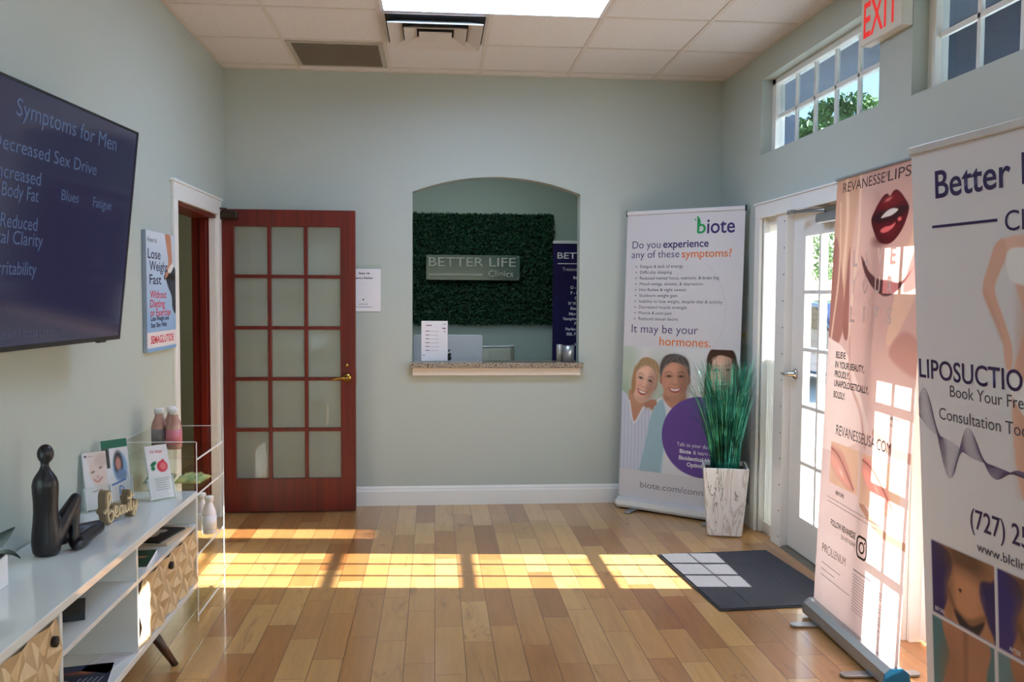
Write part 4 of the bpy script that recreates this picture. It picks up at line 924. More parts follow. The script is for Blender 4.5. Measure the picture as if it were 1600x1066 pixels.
# granite ledge and its apron
t = thing('reception_ledge', 'speckled granite ledge of the arched reception window', 'ledge', (.433, D, 0))
obj('granite_slab', (lambda b_: (prism(b_, [(-.605, -.075), (.607, -.075), (.607, -.0005), (.584, -.0005), (.584, .17), (-.587, .17), (-.587, -.0005), (-.605, -.0005)], .972, 1.008, 'z'), b_)[1])(bm_new()), M_GRANITE, t, bevel=.005)
obj('apron', B(-.585, .592, -.045, -.001, .918, .971), mat('ledge_apron', (226, 214, 202), .4), t, bevel=.003)
t = thing('price_card_holder', 'clear stand with a printed price sheet on the left of the granite ledge', 'card holder', (.0, 6.29, 1.0085), R(4))
obj('acrylic_stand', B(-.094, .094, .003, .006, .0, .288), M_ACRYL, t); obj('acrylic_foot', B(-.1, .105, -.05, .05, .0, .003), M_ACRYL, t)
obj('price_sheet', B(-.092, .092, .0005, .0025, .006, .286), mat('glossy_sheet', (226, 226, 234), .15), t)
def f(bm):
    for i in range(6): ribbon(bm, [(-.065, .215-.027*i), (-.035, .215-.027*i)], .005); ribbon(bm, [(-.03, .213-.027*i), (.03, .213-.027*i)], .002)
    ribbon(bm, [(-.06, .255), (-.02, .255)], .006); ribbon(bm, [(.055, .235), (.078, .232)], .008); ribbon(bm, [(.06, .262), (.08, .265)], .004); ribbon(bm, [(.062, .215), (.08, .208)], .004); ribbon(bm, [(-.08, .045), (-.07, .045)], .006)
printed('small_print', t, 0, ink('plum', (120, 84, 108)), f, y=.0)
def cup(x, y, r, h, m, label):
    t = thing('pen_cup', label, 'cup', (x, y, 1.0085)); bm = bm_new(); lathe(bm, [(0, 0), (r, 0), (r, h), (r-.002, h+.001), (r-.004, h), (r-.004, .006), (0, .005)], seg=28); obj('cup', bm, m, t, smooth=False)
cup(.950, 6.30, .042, .112, mat('satin_steel', (176, 182, 190), .3, .85), 'silver metal cup on the granite ledge, in front of the purple banner')
cup(.893, 6.34, .022, .118, mat('pearl_cup', (190, 186, 178), .35, .3), 'slim pale cup on the granite ledge beside the wider silver cup')

# ================================================================== OFFICE BEHIND THE OPENING
t = thing('boxwood_wall_panel', 'dark green artificial boxwood panel on the wall behind reception', 'wall panel', (.32, 8.55, 1.2))
obj('backing', B(-.85, .812, -.02, 0, 0, 1.045), mat('panel_backing', (10, 30, 18), .9), t)
def leaf_mesh(n, gen, seed=1):
    g = np.random.default_rng(seed); P0, S, nrm = gen(g, n)
    a = g.normal(size=(n, 3)); a -= (a*nrm).sum(1, keepdims=True)*nrm; a /= np.linalg.norm(a, axis=1, keepdims=True); c = np.cross(nrm, a)
    S = S[:, None]
    V = np.stack([P0-a*S, P0+c*S*.5, P0+a*S, P0-c*S*.5], 1).reshape(-1, 3)
    me = bpy.data.meshes.new('leaves'); me.vertices.add(len(V)); me.vertices.foreach_set('co', V.ravel().astype(np.float32))
    F = np.arange(4*n, dtype=np.int32); me.loops.add(4*n); me.loops.foreach_set('vertex_index', F); me.polygons.add(n); me.polygons.foreach_set('loop_start', np.arange(0, 4*n, 4, dtype=np.int32)); me.update(calc_edges=True)
    return me
def leafmat(name, c1, c2, scale=60, rough=.5):
    m, n, b_, o = newmat(name); L = n.links; tc = N(n, 'ShaderNodeTexCoord'); nz = N(n, 'ShaderNodeTexNoise', Scale=float(scale), Detail=2.0); L.new(tc.outputs['Object'], nz.inputs['Vector'])
    cr = N(n, 'ShaderNodeValToRGB'); cr.color_ramp.elements[0].position = .35; cr.color_ramp.elements[1].position = .65; cr.color_ramp.elements[0].color = rgba(c1); cr.color_ramp.elements[1].color = rgba(c2)
    L.new(nz.outputs[0], cr.inputs[0]); L.new(cr.outputs[0], b_.inputs['Base Color']); b_.inputs['Roughness'].default_value = rough; return m
def gen(g, n):
    P0 = np.stack([g.uniform(-.86, .818, n), g.uniform(-.065, -.018, n), g.uniform(-.005, 1.052, n)], 1)
    nn = np.stack([g.normal(0, .6, n), -np.ones(n), g.normal(.5, .6, n)], 1); return P0, g.uniform(.008, .017, n), nn/np.linalg.norm(nn, axis=1, keepdims=True)
me = leaf_mesh(16000, gen); me.materials.append(leafmat('boxwood_leaf', (10, 52, 32), (24, 84, 52)))
o = bpy.data.objects.new('leaves', me); COL.objects.link(o); o.parent = t; o['kind'] = 'stuff'
t = thing('clinic_sign', 'grey acrylic clinic sign mounted on the boxwood panel', 'sign', (.362, 8.46, 1.735))
obj('acrylic_plate', B(-.443, .443, -.004, .004, -.118, .118), mat('sage_acrylic', (74, 102, 94), .15), t, bevel=.002)
for x in (-.425, .425):
    for z in (-.1, .1):
        bm = bm_new(); lathe(bm, [(0, -.012), (.008, -.012), (.008, .03), (0, .03)], seg=12); bm.transform(Matrix.Translation((x, 0, z)) @ Matrix.Rotation(R(-90), 4, 'X')); obj('standoff', bm, M_ALU, t)
bm = bm_new(); text(bm, 'BETTER LIFE', -.418, .012, .082, .82, ext=.01, y=-.0045); text(bm, 'Clinics', .142, -.088, .062, .24, ext=.008, y=-.0045, bold=.015); box(bm, -.42, .09, -.012, -.0045, -.074, -.058)
obj('raised_lettering', bm, mat('pale_letters', (196, 200, 190), .4), t)
kb2 = 0.0
b = rollup('retractable_menu_banner', 'dark purple treatment menu banner seen through the reception window', (1.06, 8.0), R(0), .80, 1.965, 0, vinyl('violet_banner_vinyl', (32, 22, 76), trans=.05), rail=mat('white_rail', (216, 215, 217), .4))
def f(bm):
    text(bm, 'BETTER LIFE', .040, 1.81, .054, .56, bold=.01); ribbon(bm, [(.042, 1.765), (.60, 1.765)], .008); text(bm, 'Treatments', .086, 1.70, .030, .19)
    for s, x, z in (('Be', .186, 1.628), ('O -', .16, 1.538), ('P - S', .163, 1.49), ('C', .2, 1.443), ('IV Vi', .143, 1.395), ('Bea', .163, 1.35), ('Micr', .15, 1.30), ('Vampire', .093, 1.256), ('P', .2, 1.213), ('Perfec', .12, 1.163), ('BBL F', .13, 1.118), ('- M', .18, 1.023)):
        text(bm, s, x, z, .025, None, bold=.03)
printed('menu_lettering', b, 0, ink('white', (225, 222, 228)), f)
t = thing('reception_desk', 'grey office desk behind the reception window', 'desk', (.2, 7.25, 0))
obj('desktop', B(-1.2, 1.2, -.42, .42, .63, .66), mat('desk_laminate', (120, 122, 118), .4), t, bevel=.003)
for x in (-1.17, 1.14): obj('side_panel', B(x, x+.03, -.4, .4, 0, .63), mat('desk_laminate', (120, 122, 118), .4), t)
t = thing('desktop_computer', 'silver all-in-one computer seen from behind at the reception window', 'computer', (.105, 7.0, .66))
bm = bm_new(); prism(bm, [(-.27+.01, .13), (.27-.01, .13), (.27, .14), (.27, .495), (.26, .505), (-.26, .505), (-.27, .495), (-.27, .14)], -.012, .012, 'y'); obj('display_housing', bm, mat('satin_silver', (206, 208, 212), .35, .1), t, bevel=.004)
bm = bm_new(); quad(bm, -.26, .26, .2, .495, 0); bm.transform(Matrix.Translation((0, .013, 0)) @ Matrix.Rotation(R(180), 4, 'Z')); flat('screen', bm, M_BLACK, t)
bm = bm_new(); prism(bm, [(.03, .0), (.045, .0), (.02, .18), (.012, .18)][::-1], -.08, .08, 'x'); obj('stand_neck', bm, mat('satin_silver', (206, 208, 212), .35, .1), t); obj('stand_foot', B(-.1, .1, -.09, .1, .0, .006), mat('satin_silver', (206, 208, 212), .35, .1), t)
bm = bm_new()
poly(bm, [(x, z) for x, z in smooth_loop([(-.003, .358), (.012, .364), (.026, .356), (.02, .34), (.027, .322), (.014, .302), (0, .306), (-.014, .302), (-.028, .322), (-.03, .346), (-.018, .364)])]); poly(bm, [(x, z) for x, z in smooth_loop([(0, .37), (.002, .385), (.015, .395), (.013, .38)])])
for v in bm.verts: v.co.y -= .0135
flat('fruit_emblem', bm, M_BLACK, t)
t = thing('office_chair', 'cream upholstered office chair behind the reception desk', 'chair', (.47, 7.72, 0), R(8))
M_CREAM = mat('cream_leather', (206, 204, 184), .45)
bm = bm_new(); pr_ = [(-.25, .10), (-.20, .03), (0, .0), (.20, .03), (.25, .10), (.25, .15), (.2, .09), (0, .06), (-.2, .09), (-.25, .15)]
prism(bm, pr_, .50, 1.02, 'z'); obj('backrest', bm, M_CREAM, t, bevel=.02, seg=3)
obj('top_trim', (lambda b_: (prism(b_, [(x*1.01, y) for x, y in pr_], 1.022, 1.036, 'z'), b_)[1])(bm_new()), mat('white_piping', (226, 228, 230), .3), t, bevel=.006)
obj('seat', B(-.25, .25, -.42, .06, .43, .50), M_CREAM, t, bevel=.03, seg=3)
bm = bm_new(); tube(bm, [(0, -.18, .06), (0, -.18, .43)], .028); obj('gas_column', bm, M_CHROME, t)
bm = bm_new()
for i in range(5):
    a = R(72*i); tube(bm, [(0, -.18, .09), (.27*math.cos(a), -.18+.27*math.sin(a), .06)], [.025, .016])
obj('star_base', bm, M_CHROME, t)
for i in range(5):
    a = R(72*i); bm = bm_new(); lathe(bm, [(0, -.02), (.028, -.02), (.028, .02), (0, .02)], seg=14); bm.transform(Matrix.Translation((.27*math.cos(a), -.18+.27*math.sin(a), .0285)) @ Matrix.Rotation(R(90), 4, 'X')); obj('caster', bm, M_BLACK, t)
t = thing('office_ceiling_light', 'ceiling light panel in the office behind reception', 'light', (.3, 7.3, 2.8)); obj('frame', B(-.62, .62, -.32, .32, -.012, -.0005), M_TRIM, t)
obj('diffuser', B(-.58, .58, -.28, .28, -.018, -.0125), emis('office_lit_diffuser', (225, 240, 250), 4.5), t)

t = thing('hall_fill_light', 'added fill light in the hallway beyond the left doorway', 'light', (-2.2, 6.6, 2.7)); obj('frame', B(-.16, .16, -.62, .62, -.012, -.0005), M_TRIM, t)  # unseen lamp added to lift the dark hallway
obj('diffuser', B(-.14, .14, -.58, .58, -.018, -.0125), emis('hall_fill_glow', (255, 245, 225), 6.0), t)

# ================================================================== CONSOLE
X0, X1, CY0, CY1, CZ0, CZ1 = -1.412, -1.05, 2.06, 4.037, .17, .602
D1, D2 = 3.235, 2.585
t = thing('media_console', 'long white lacquered low console with patterned wood doors under the television', 'console', (0, 0, 0)); console = t
obj('top_panel', B(X0, X1, CY0, CY1, CZ1-.028, CZ1), M_WHITE, t, bevel=.003); obj('bottom_panel', B(X0, X1, CY0, CY1, CZ0, CZ0+.026), M_WHITE, t, bevel=.003)
obj('side_panel', B(X0, X1-.001, CY1-.02, CY1-.0005, CZ0+.0265, CZ1-.0285), M_WHITE, t, bevel=.002); obj('side_panel', B(X0, X1-.001, CY0+.0005, CY0+.02, CZ0+.0265, CZ1-.0285), M_WHITE, t, bevel=.002)
obj('back_panel', B(X0, X0+.008, CY0+.02, CY1-.02, CZ0+.0265, CZ1-.0285), M_WHITE, t)
for d in (D1, D2): obj('divider', B(X0+.008, X1-.002, d-.009, d+.009, CZ0+.0265, CZ1-.0285), M_WHITE, t, bevel=.001)
obj('middle_shelf', B(X0+.008, X1-.002, D2+.01, D1-.01, .442, .458), M_WHITE, t, bevel=.001); obj('upper_shelf', B(X0+.008, X1-.002, D1+.01, CY1-.021, .442, .458), M_WHITE, t, bevel=.001)
M_MAP1 = wood('carved_maple', (206, 180, 138), (222, 200, 162), 'z', .5, coat=0); M_MAP2 = wood('carved_maple_shaded', (172, 144, 104), (194, 166, 126), 'z', .5, coat=0)  # darker copy puts relief shading into the colour of alternate facets
def carved(y0, y1, z0, z1, hole):
    bm = bm_new(); nc = max(2, round((y1-y0)/.082)); nr = max(2, round((z1-z0)/.082)); xb = X1-.006
    def vh(i, j): return bm.verts.new((xb+(.013 if (i+j) % 2 else -.004), y0+(y1-y0)*i/nc, z0+(z1-z0)*j/nr))
    G = [[vh(i, j) for j in range(nr+1)] for i in range(nc+1)]
    for i in range(nc):
        for j in range(nr):
            c = bm.verts.new((xb+.0005, (G[i][j].co.y+G[i+1][j].co.y)/2, (G[i][j].co.z+G[i][j+1].co.z)/2))
            q = (G[i][j], G[i+1][j], G[i+1][j+1], G[i][j+1])
            for k in range(4):
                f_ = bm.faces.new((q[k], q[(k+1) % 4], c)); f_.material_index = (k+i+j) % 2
    o_ = obj('carved_door', bm, [M_MAP1, M_MAP2], t)
    obj('door_edge_frame', holed(bm_new(), 'x', X1-.018, X1-.004, y0-.004, y1+.004, z0-.004, z1+.004, [(y0, y1, z0, z1)]), mat('grey_edge', (170, 172, 172), .4), o_); obj('door_backing', B(X1-.018, X1-.008, y0, y1, z0, z1), M_MAP2, o_)
    bm = bm_new(); lathe(bm, [(0, 0), (.015, 0), (.015, .012), (0, .012)], seg=20); bm.transform(Matrix.Translation((X1-.005, hole[0], hole[1])) @ Matrix.Rotation(R(90), 4, 'Y')); obj('finger_hole', bm, mat('hole_shade', (38, 24, 16), .7), o_)  # dark disc stands in for the shade inside the hole
carved(D1+.014, CY1-.026, CZ0+.031, .438, (3.63, .39)); carved(CY0+.026, D2-.014, CZ0+.031, CZ1-.033, (2.535, .51))
M_WAL = wood('dark_walnut', (58, 34, 24), (84, 52, 36), 'z', .4)
for (fx, fy, tx, ty) in ((-1.026, 3.585, -1.10, 3.52), (-1.40, 3.585, -1.34, 3.52), (-1.026, 2.45, -1.10, 2.52), (-1.40, 2.45, -1.34, 2.52)):
    bm = bm_new(); tube(bm, [(fx, fy, .001), (tx, ty, CZ0)], [.0125, .021], 14); obj('leg', bm, M_WAL, t)

# statue: one continuous skinned surface
def skin(name, chains, mt, parent=None, sub=2):
    bm = bm_new(); lay = bm.verts.layers.skin.verify(); vm = {}
    for ch in chains:
        pv = None
        for nm, co, r in ch:
            if nm not in vm:
                v = bm.verts.new(co); v[lay].radius = r if isinstance(r, tuple) else (r, r); vm[nm] = v
            v = vm[nm]
            if pv is not None and v is not pv: bm.edges.new((pv, v))
            pv = v
    list(vm.values())[0][lay].use_root = True
    me = bpy.data.meshes.new(name); bm.to_mesh(me); bm.free(); me.materials.append(mt)
    o = bpy.data.objects.new(name, me); COL.objects.link(o)
    sk = o.modifiers.new('skin', 'SKIN'); sk.use_smooth_shade = True; sb = o.modifiers.new('sub', 'SUBSURF'); sb.levels = sub; sb.render_levels = sub
    if parent: o.parent = parent
    return o
def capsule(bm, a, b_, ra, rb, n=8):
    a, b_ = Vector(a), Vector(b_); ax = b_-a; l = ax.length; Q = ax.to_track_quat('Z', 'Y').to_matrix().to_4x4()
    prof = [(max(.0004, ra*math.sin(R(90*i/n))), -ra*math.cos(R(90*i/n))) for i in range(n+1)]+[(max(.0004, rb*math.cos(R(90*i/n))), l+rb*math.sin(R(90*i/n))) for i in range(n+1)]
    lathe(bm, prof, seg=20, M=Matrix.Translation(a) @ Q)
def ball(bm, c, r, rot=None):
    bmesh.ops.create_uvsphere(bm, u_segments=20, v_segments=14, radius=1, matrix=Matrix.Translation(c) @ (rot or Matrix()) @ Matrix.Diagonal((*r, 1)))
t = thing('seated_figurine', 'black abstract seated figurine with one knee raised on the white console', 'figurine', (-1.292, 3.07, .602), R(72))
bm = bm_new()
tp = [(.0004, .001), (.034, .001), (.041, .012), (.0445, .04), (.0425, .075), (.039, .11), (.0365, .145), (.0365, .18), (.039, .215), (.0395, .238), (.035, .258), (.026, .274), (.017, .288), (.0125, .302), (.012, .312), (.016, .32), (.0004, .33)]
lathe(bm, tp, seg=28, M=Matrix.Diagonal((1, 1.08, 1, 1))); ball(bm, (.004, 0, .340), (.0265, .0265, .033))
capsule(bm, (.015, -.014, .055), (.112, -.024, .168), .036, .019); capsule(bm, (.112, -.024, .168), (.088, -.034, .03), .019, .015); capsule(bm, (.082, -.036, .022), (.070, -.05, .0145), .015, .012)
capsule(bm, (.02, .014, .045), (.238, -.012, .036), .034, .024); capsule(bm, (.238, -.012, .034), (.10, -.058, .024), .024, .018); capsule(bm, (.10, -.058, .02), (.062, -.066, .016), .016, .012)
o = obj('figure', bm, mat('matt_black_resin', (24, 20, 24), .36, vary=.1), t, smooth=True)
rm = o.modifiers.new('blend', 'REMESH'); rm.mode = 'VOXEL'; rm.voxel_size = .0032; rm.use_smooth_shade = True
sm = o.modifiers.new('soften', 'SMOOTH'); sm.factor = .5; sm.iterations = 10
# 'beauty' script sign
t = thing('script_word_sign', 'tan cut-out script sign reading beauty on the console', 'sign', (-1.240, 3.425, .602), R(70))
ST = [[(.010, .048), (.026, .062), (.042, .096), (.042, .116), (.033, .122), (.027, .10), (.031, .03), (.040, .010), (.054, .018), (.057, .040), (.046, .052), (.036, .042)],
      [(.060, .026), (.078, .044), (.080, .058), (.070, .060), (.065, .045), (.068, .028), (.080, .022), (.092, .036)],
      [(.110, .054), (.098, .058), (.091, .044), (.094, .028), (.104, .030), (.112, .058), (.111, .034), (.119, .025)],
      [(.119, .026), (.126, .056), (.125, .036), (.133, .028), (.142, .040), (.145, .060), (.144, .038), (.150, .028)],
      [(.160, .108), (.155, .06), (.156, .036), (.164, .030), (.172, .042)], [(.140, .078), (.155, .080), (.176, .088)],
      [(.172, .062), (.172, .044), (.180, .036), (.188, .048), (.192, .064), (.188, .024), (.178, .006), (.170, .012), (.180, .028), (.202, .044)]]
def solid_ribbon(bm, pts, w, y0, y1, zmin=0.0):
    n = len(pts); rows = []
    for i, (x, z) in enumerate(pts):
        a, c = pts[max(i-1, 0)], pts[min(i+1, n-1)]; dx, dz = c[0]-a[0], c[1]-a[1]; l = math.hypot(dx, dz) or 1; nx, nz = -dz/l*w/2, dx/l*w/2
        rows.append([bm.verts.new(p) for p in ((x+nx, y0, max(z+nz, zmin)), (x-nx, y0, max(z-nz, zmin)), (x-nx, y1, max(z-nz, zmin)), (x+nx, y1, max(z+nz, zmin)))])
    for a, c in zip(rows, rows[1:]):
        for k in range(4): bm.faces.new((a[k], a[(k+1) % 4], c[(k+1) % 4], c[k]))
    bm.faces.new(rows[0][::-1]); bm.faces.new(rows[-1])
bm = bm_new()
for s in ST: solid_ribbon(bm, [tuple(p) for p in smooth_open(s, 4)], .019, .0, .032)
obj('backing_block', bm, mat('tan_mdf', (138, 118, 92), .6), t)
bm = bm_new()
for s in ST: solid_ribbon(bm, [tuple(p) for p in smooth_open(s, 4)], .0058, -.006, .001)
obj('raised_script', bm, mat('pale_birch', (222, 200, 160), .5), t)

# leaflets and their clear holders
def leaflet(P0, a, w, h, tilt, label, hlabel, paint, txt=None):
    hd = thing('leaflet_holder', hlabel, 'holder', P0, R(a)); M = Matrix.Rotation(R(-tilt), 4, 'X')
    bm = bm_new(); box(bm, -w-.004, .004, .0022, .0042, 0, h*.97, M=M); obj('back_plate', bm, M_ACRYL, hd)
    bm = bm_new(); box(bm, -w-.004, .004, -.012, -.010, .0, h*.42, M=M); obj('front_lip', bm, M_ACRYL, hd)
    bm = bm_new(); box(bm, -w-.004, .004, -.012, .085, -.0005, .0018); obj('base_plate', bm, M_ACRYL, hd)
    bm = bm_new(); box(bm, -w-.005, -w-.003, -.0125, .0045, 0, h*.4, M=M); box(bm, .003, .005, -.0125, .0045, 0, h*.4, M=M); obj('side_edge', bm, M_ACEDGE, hd)
    lf = thing('leaflet', label, 'leaflet', P0, R(a)); lf.rotation_euler = (R(-tilt), 0, R(a))
    obj('sheet', B(-w, 0, -.0075, .001, .004, h), M_PAPER, lf)
    P = Print(-w+.001, -.001, .006, h-.001, .0022, (226, 226, 232)); paint(P, w, h); P.build('printed_face', M_PRINT, lf, y=-.0082)
    if txt:
        bm = bm_new(); txt(bm, w, h)
        for v in bm.verts: v.co.y -= .0088
        flat('lettering', bm, ink('plum', (120, 84, 108)) if txt is not t3 else ink('crimson', (206, 52, 72)), lf)
def p1(P, w, h):
    P.poly([(-w*.78, h*.98), (0, h*.98), (0, h*.3), (-w*.35, h*.3), (-w*.6, h*.45), (-w*.7, h*.65)], (222, 212, 210), .012); P.ell(-w*.42, h*.64, w*.33, h*.22, (224, 206, 200), .008, ang=12); P.ell(-w*.2, h*.85, w*.3, h*.12, (206, 190, 184), .02)
    for x, z in ((-.62, .66), (-.28, .72)): P.ell(w*x, h*z, w*.07, h*.014, (110, 90, 86), .004, ang=15)
    P.line([(-w*.6, h*.53), (-w*.44, h*.48), (-w*.25, h*.55)], .005, (190, 120, 112), .004); P.ell(-w*.43, h*.56, w*.05, h*.03, (206, 170, 158), .01); P.line([(-w*.7, h*.32), (-w*.3, h*.34)], .003, (150, 110, 120)); P.line([(-w*.3, h*.27), (-w*.05, h*.27)], .005, (170, 70, 84))
def t1_(bm, w, h): poly(bm, circ(-w*.88, h*.94, .005, 14)); text(bm, 'cryo', -w*.78, h*.925, .006, .02)
def t3(bm, w, h): text(bm, 'On Stage', -w*.8, h*.86, .013, w*.55)
def p2(P, w, h):
    P.poly([(-w, h*.86), (0, h*.86), (0, h), (-w, h)], (24, 104, 84), .003, curve=False); P.poly([(-w, h*.55), (-w*.72, h*.55), (-w*.72, h*.86), (-w, h*.86)], (60, 66, 66), .004, curve=False)
    P.ell(-w*.36, h*.55, w*.27, h*.24, (150, 190, 222), .006); P.ell(-w*.40, h*.60, w*.17, h*.20, (70, 60, 66), .01); P.ell(-w*.41, h*.60, w*.11, h*.11, (206, 150, 136), .008); P.ell(-w*.32, h*.42, w*.2, h*.09, (120, 150, 190), .015)
    P.line([(-w*.7, h*.28), (-w*.5, h*.3), (-w*.2, h*.34)], .008, (70, 120, 190)); P.line([(-w*.45, h*.12), (-w*.42, h*.24), (-w*.3, h*.2), (-w*.35, h*.1)], .006, (90, 140, 200))
def p3(P, w, h):
    P.ell(-w*.34, h*.60, w*.24, h*.105, (206, 60, 78), .004); P.ell(-w*.30, h*.60, w*.15, h*.07, (226, 120, 126), .01); P.ell(-w*.28, h*.71, w*.06, h*.02, (190, 60, 70), .004); P.ell(-w*.72, h*.66, w*.15, h*.035, (30, 110, 72), .004, ang=30); P.ell(-w*.76, h*.58, w*.09, h*.04, (40, 120, 80), .004, ang=-30)
    for i in range(6): P.line([(-w*.75, h*(.38-.04*i)), (-w*.15, h*(.38-.04*i))], .0026, (150, 150, 158), .003, .8)
leaflet((-1.318, 3.735, .6035), 48, .098, .232, 10, 'white leaflet with a smiling face, left one of the pair behind the script sign', 'clear holder of the smiling face leaflet behind the script sign', p1, t1_)
leaflet((-1.283, 3.885, .6035), 50, .118, .262, 9, 'leaflet with a green top band and blue oval portrait, behind the script sign', 'clear holder of the green banded leaflet behind the script sign', p2)
leaflet((-1.113, 3.905, .6035), 45, .100, .232, 17, 'white leaflet with a red pomegranate at the far end of the console', 'clear holder of the pomegranate leaflet at the far end of the console', p3, t3)
# orchid in a white pot at the left edge
t = thing('potted_orchid', 'dark strappy leaf plant in a square white pot at the left end of the console', 'plant', (-1.318, 2.705, .6025), R(4))
bm = bm_new(); prism(bm, [(-.05, -.05), (.05, -.05), (.05, .05), (-.05, .05)], 0, .092, 'z'); obj('pot', bm, M_PAPER, t, bevel=.004); obj('soil', B(-.044, .044, -.044, .044, .0905, .098), mat('bark', (50, 38, 30), .9), t)
M_LEAF = leafmat('dark_leaf', (14, 28, 22), (26, 42, 32), 12, .5)
def strap(bm, base, dirv, length, width, droop, lift):
    n = 12; rows = []; d = Vector(dirv).normalized(); sd = d.cross(Vector((0, 0, 1))).normalized()
    for i in range(n+1):
        q = i/n; p = Vector(base)+d*(length*q)+Vector((0, 0, lift*q-droop*q*q)); w = width*math.sin(math.pi*min(1, .12+.88*q)**.8)*.5+.001
        rows.append([bm.verts.new(p+sd*w+Vector((0, 0, .006*w/width))), bm.verts.new(p-Vector((0, 0, .004))), bm.verts.new(p-sd*w+Vector((0, 0, .006*w/width)))])
    for a, c in zip(rows, rows[1:]):
        for k in range(2): bm.faces.new((a[k], a[k+1], c[k+1], c[k])).smooth = True
for dv, l, w, dr, li in (((.22, 1, 0), .155, .06, .03, .085), ((1, -.3, 0), .12, .05, .07, .08), ((-1, -.5, 0), .09, .045, .03, .1), ((-.2, -1, 0), .13, .05, .06, .08)):
    bm = bm_new(); strap(bm, (0, 0, .095), dv, l, w, dr, li); obj('leaf', bm, M_LEAF, t)

# acrylic display stand
SX0, SX1, SY0, SY1 = -1.40, -1.06, 4.06, 4.565
t = thing('acrylic_display_stand', 'clear acrylic shelf stand between the console and the mahogany door', 'display stand')
for y in (SY0, SY1-.005): obj('side_panel', B(SX0, SX1, y, y+.005, .002, .815), M_ACRYL, t)
obj('back_panel', B(SX0, SX0+.005, SY0+.006, SY1-.006, .002, .815), M_ACRYL, t)
for z in (.738, .578, .305, .03): obj('shelf', B(SX0+.006, SX1-.002, SY0+.006, SY1-.006, z-.005, z), M_ACRYL, t)
bm = bm_new()
for y in (SY0, SY1-.005): box(bm, SX1, SX1+.003, y-.001, y+.006, .002, .815); box(bm, SX0, SX1, y, y+.005, .815, .818)
for z in (.738, .578, .305, .03): box(bm, SX1-.002, SX1+.002, SY0+.006, SY1-.006, z-.006, z+.001)
box(bm, SX0, SX0+.005, SY0+.006, SY1-.006, .815, .817)
obj('polished_edges', bm, M_ACEDGE, t)
def bottle(x, y, z, label, liquid, lab, group, s=1.0, alpha=None):
    t = thing('shake_bottle', label, 'bottle', (x, y, z+.0005), random.uniform(0, 3), group)
    bm = bm_new(); lathe(bm, [(0, 0), (.027*s, 0), (.030*s, .006*s), (.030*s, .085*s), (.027*s, .10*s), (.016*s, .128*s), (.0145*s, .136*s), (.0145*s, .139*s), (0, .139*s)], seg=24); obj('body', bm, liquid, t)
    bm = bm_new(); lathe(bm, [(.0300*s, .02*s), (.0306*s, .02*s), (.0306*s, .078*s), (.0300*s, .078*s)], seg=24); obj('label_band', bm, lab, t)
    bm = bm_new(); lathe(bm, [(0, .1365*s), (.0185*s, .1365*s), (.0185*s, .157*s), (.017*s, .159*s), (0, .159*s)], seg=20); obj('cap', bm, M_PAPER, t)
M_SHAKE = mat('pink_brown_shake', (176, 132, 122), .12, coat=.6, vary=.1, scale=40); M_LAB1 = mat('grey_label', (128, 122, 128), .35, vary=.25, scale=60); M_LAB2 = mat('pink_label', (206, 120, 136), .35, vary=.2, scale=60)
bottle(-1.312, 4.375, .738, 'brown shake bottle with grey label on the acrylic stand, nearest the wall', M_SHAKE, M_LAB1, 'shake bottles on top of the stand', 1.2)
bottle(-1.236, 4.350, .738, 'brown shake bottle with pink label on the acrylic stand, room side', M_SHAKE, M_LAB2, 'shake bottles on top of the stand', 1.2)
bottle(-1.274, 4.442, .738, 'brown shake bottle standing behind the other two on the acrylic stand', M_SHAKE, M_LAB1, 'shake bottles on top of the stand', 1.2)
M_CLB = mat('milky_bottle', (238, 230, 236), .12, coat=.6); M_LAB3 = mat('white_label', (246, 242, 248), .4)
bottle(-1.152, 4.505, .305, 'milky white bottle on the lower acrylic shelf, nearer the wall', M_CLB, M_LAB3, 'milky bottles on the lower shelf', 1.15)
bottle(-1.099, 4.437, .305, 'milky white bottle on the lower acrylic shelf at its front edge', M_CLB, M_LAB3, 'milky bottles on the lower shelf', 1.15)
def packet(loc, rz, label, c1, c2, sx, sy, sz, sc):
    bm = bm_new(); bmesh.ops.create_grid(bm, x_segments=16, y_segments=12, size=1); top = list(bm.verts); g = np.random.default_rng(int(abs(loc[1]*1000)))
    for v in top:
        x, y = v.co.x, v.co.y; hgt = (1-x**6)*(1-y**4); v.co = Vector((x*sx, y*sy*(1-.12*(1-abs(x))), sz*hgt*(1+.25*math.sin(9*x+3*y)*math.cos(5*y))+.002))
    r_ = bmesh.ops.duplicate(bm, geom=bm.faces[:]);
    for e in r_['geom']:
        if isinstance(e, bmesh.types.BMVert): e.co.z = .0015
    bmesh.ops.remove_doubles(bm, verts=bm.verts, dist=.0008)
    o = obj('snack_packet', bm, leafmat('packet_'+label[:6], c1, c2, sc, .25), smooth=True); o.location = loc; o.rotation_euler = (0, 0, rz); tag(o, label, 'packet', 'snack packets on the acrylic shelf'); return o
packet((-1.318, 4.40, .579), .1, 'pale blue and green snack packet on the acrylic shelf by the wall', (166, 186, 196), (160, 174, 124), .062, .09, .03, 18)
packet((-1.160, 4.38, .579), -.1, 'yellow green snack packet on the acrylic shelf towards the room', (206, 200, 130), (142, 166, 110), .062, .09, .028, 22)
packet((-1.265, 4.16, .579), .1, 'small orange snack packet at the near edge of the acrylic shelf', (200, 110, 50), (226, 190, 120), .035, .04, .016, 40)

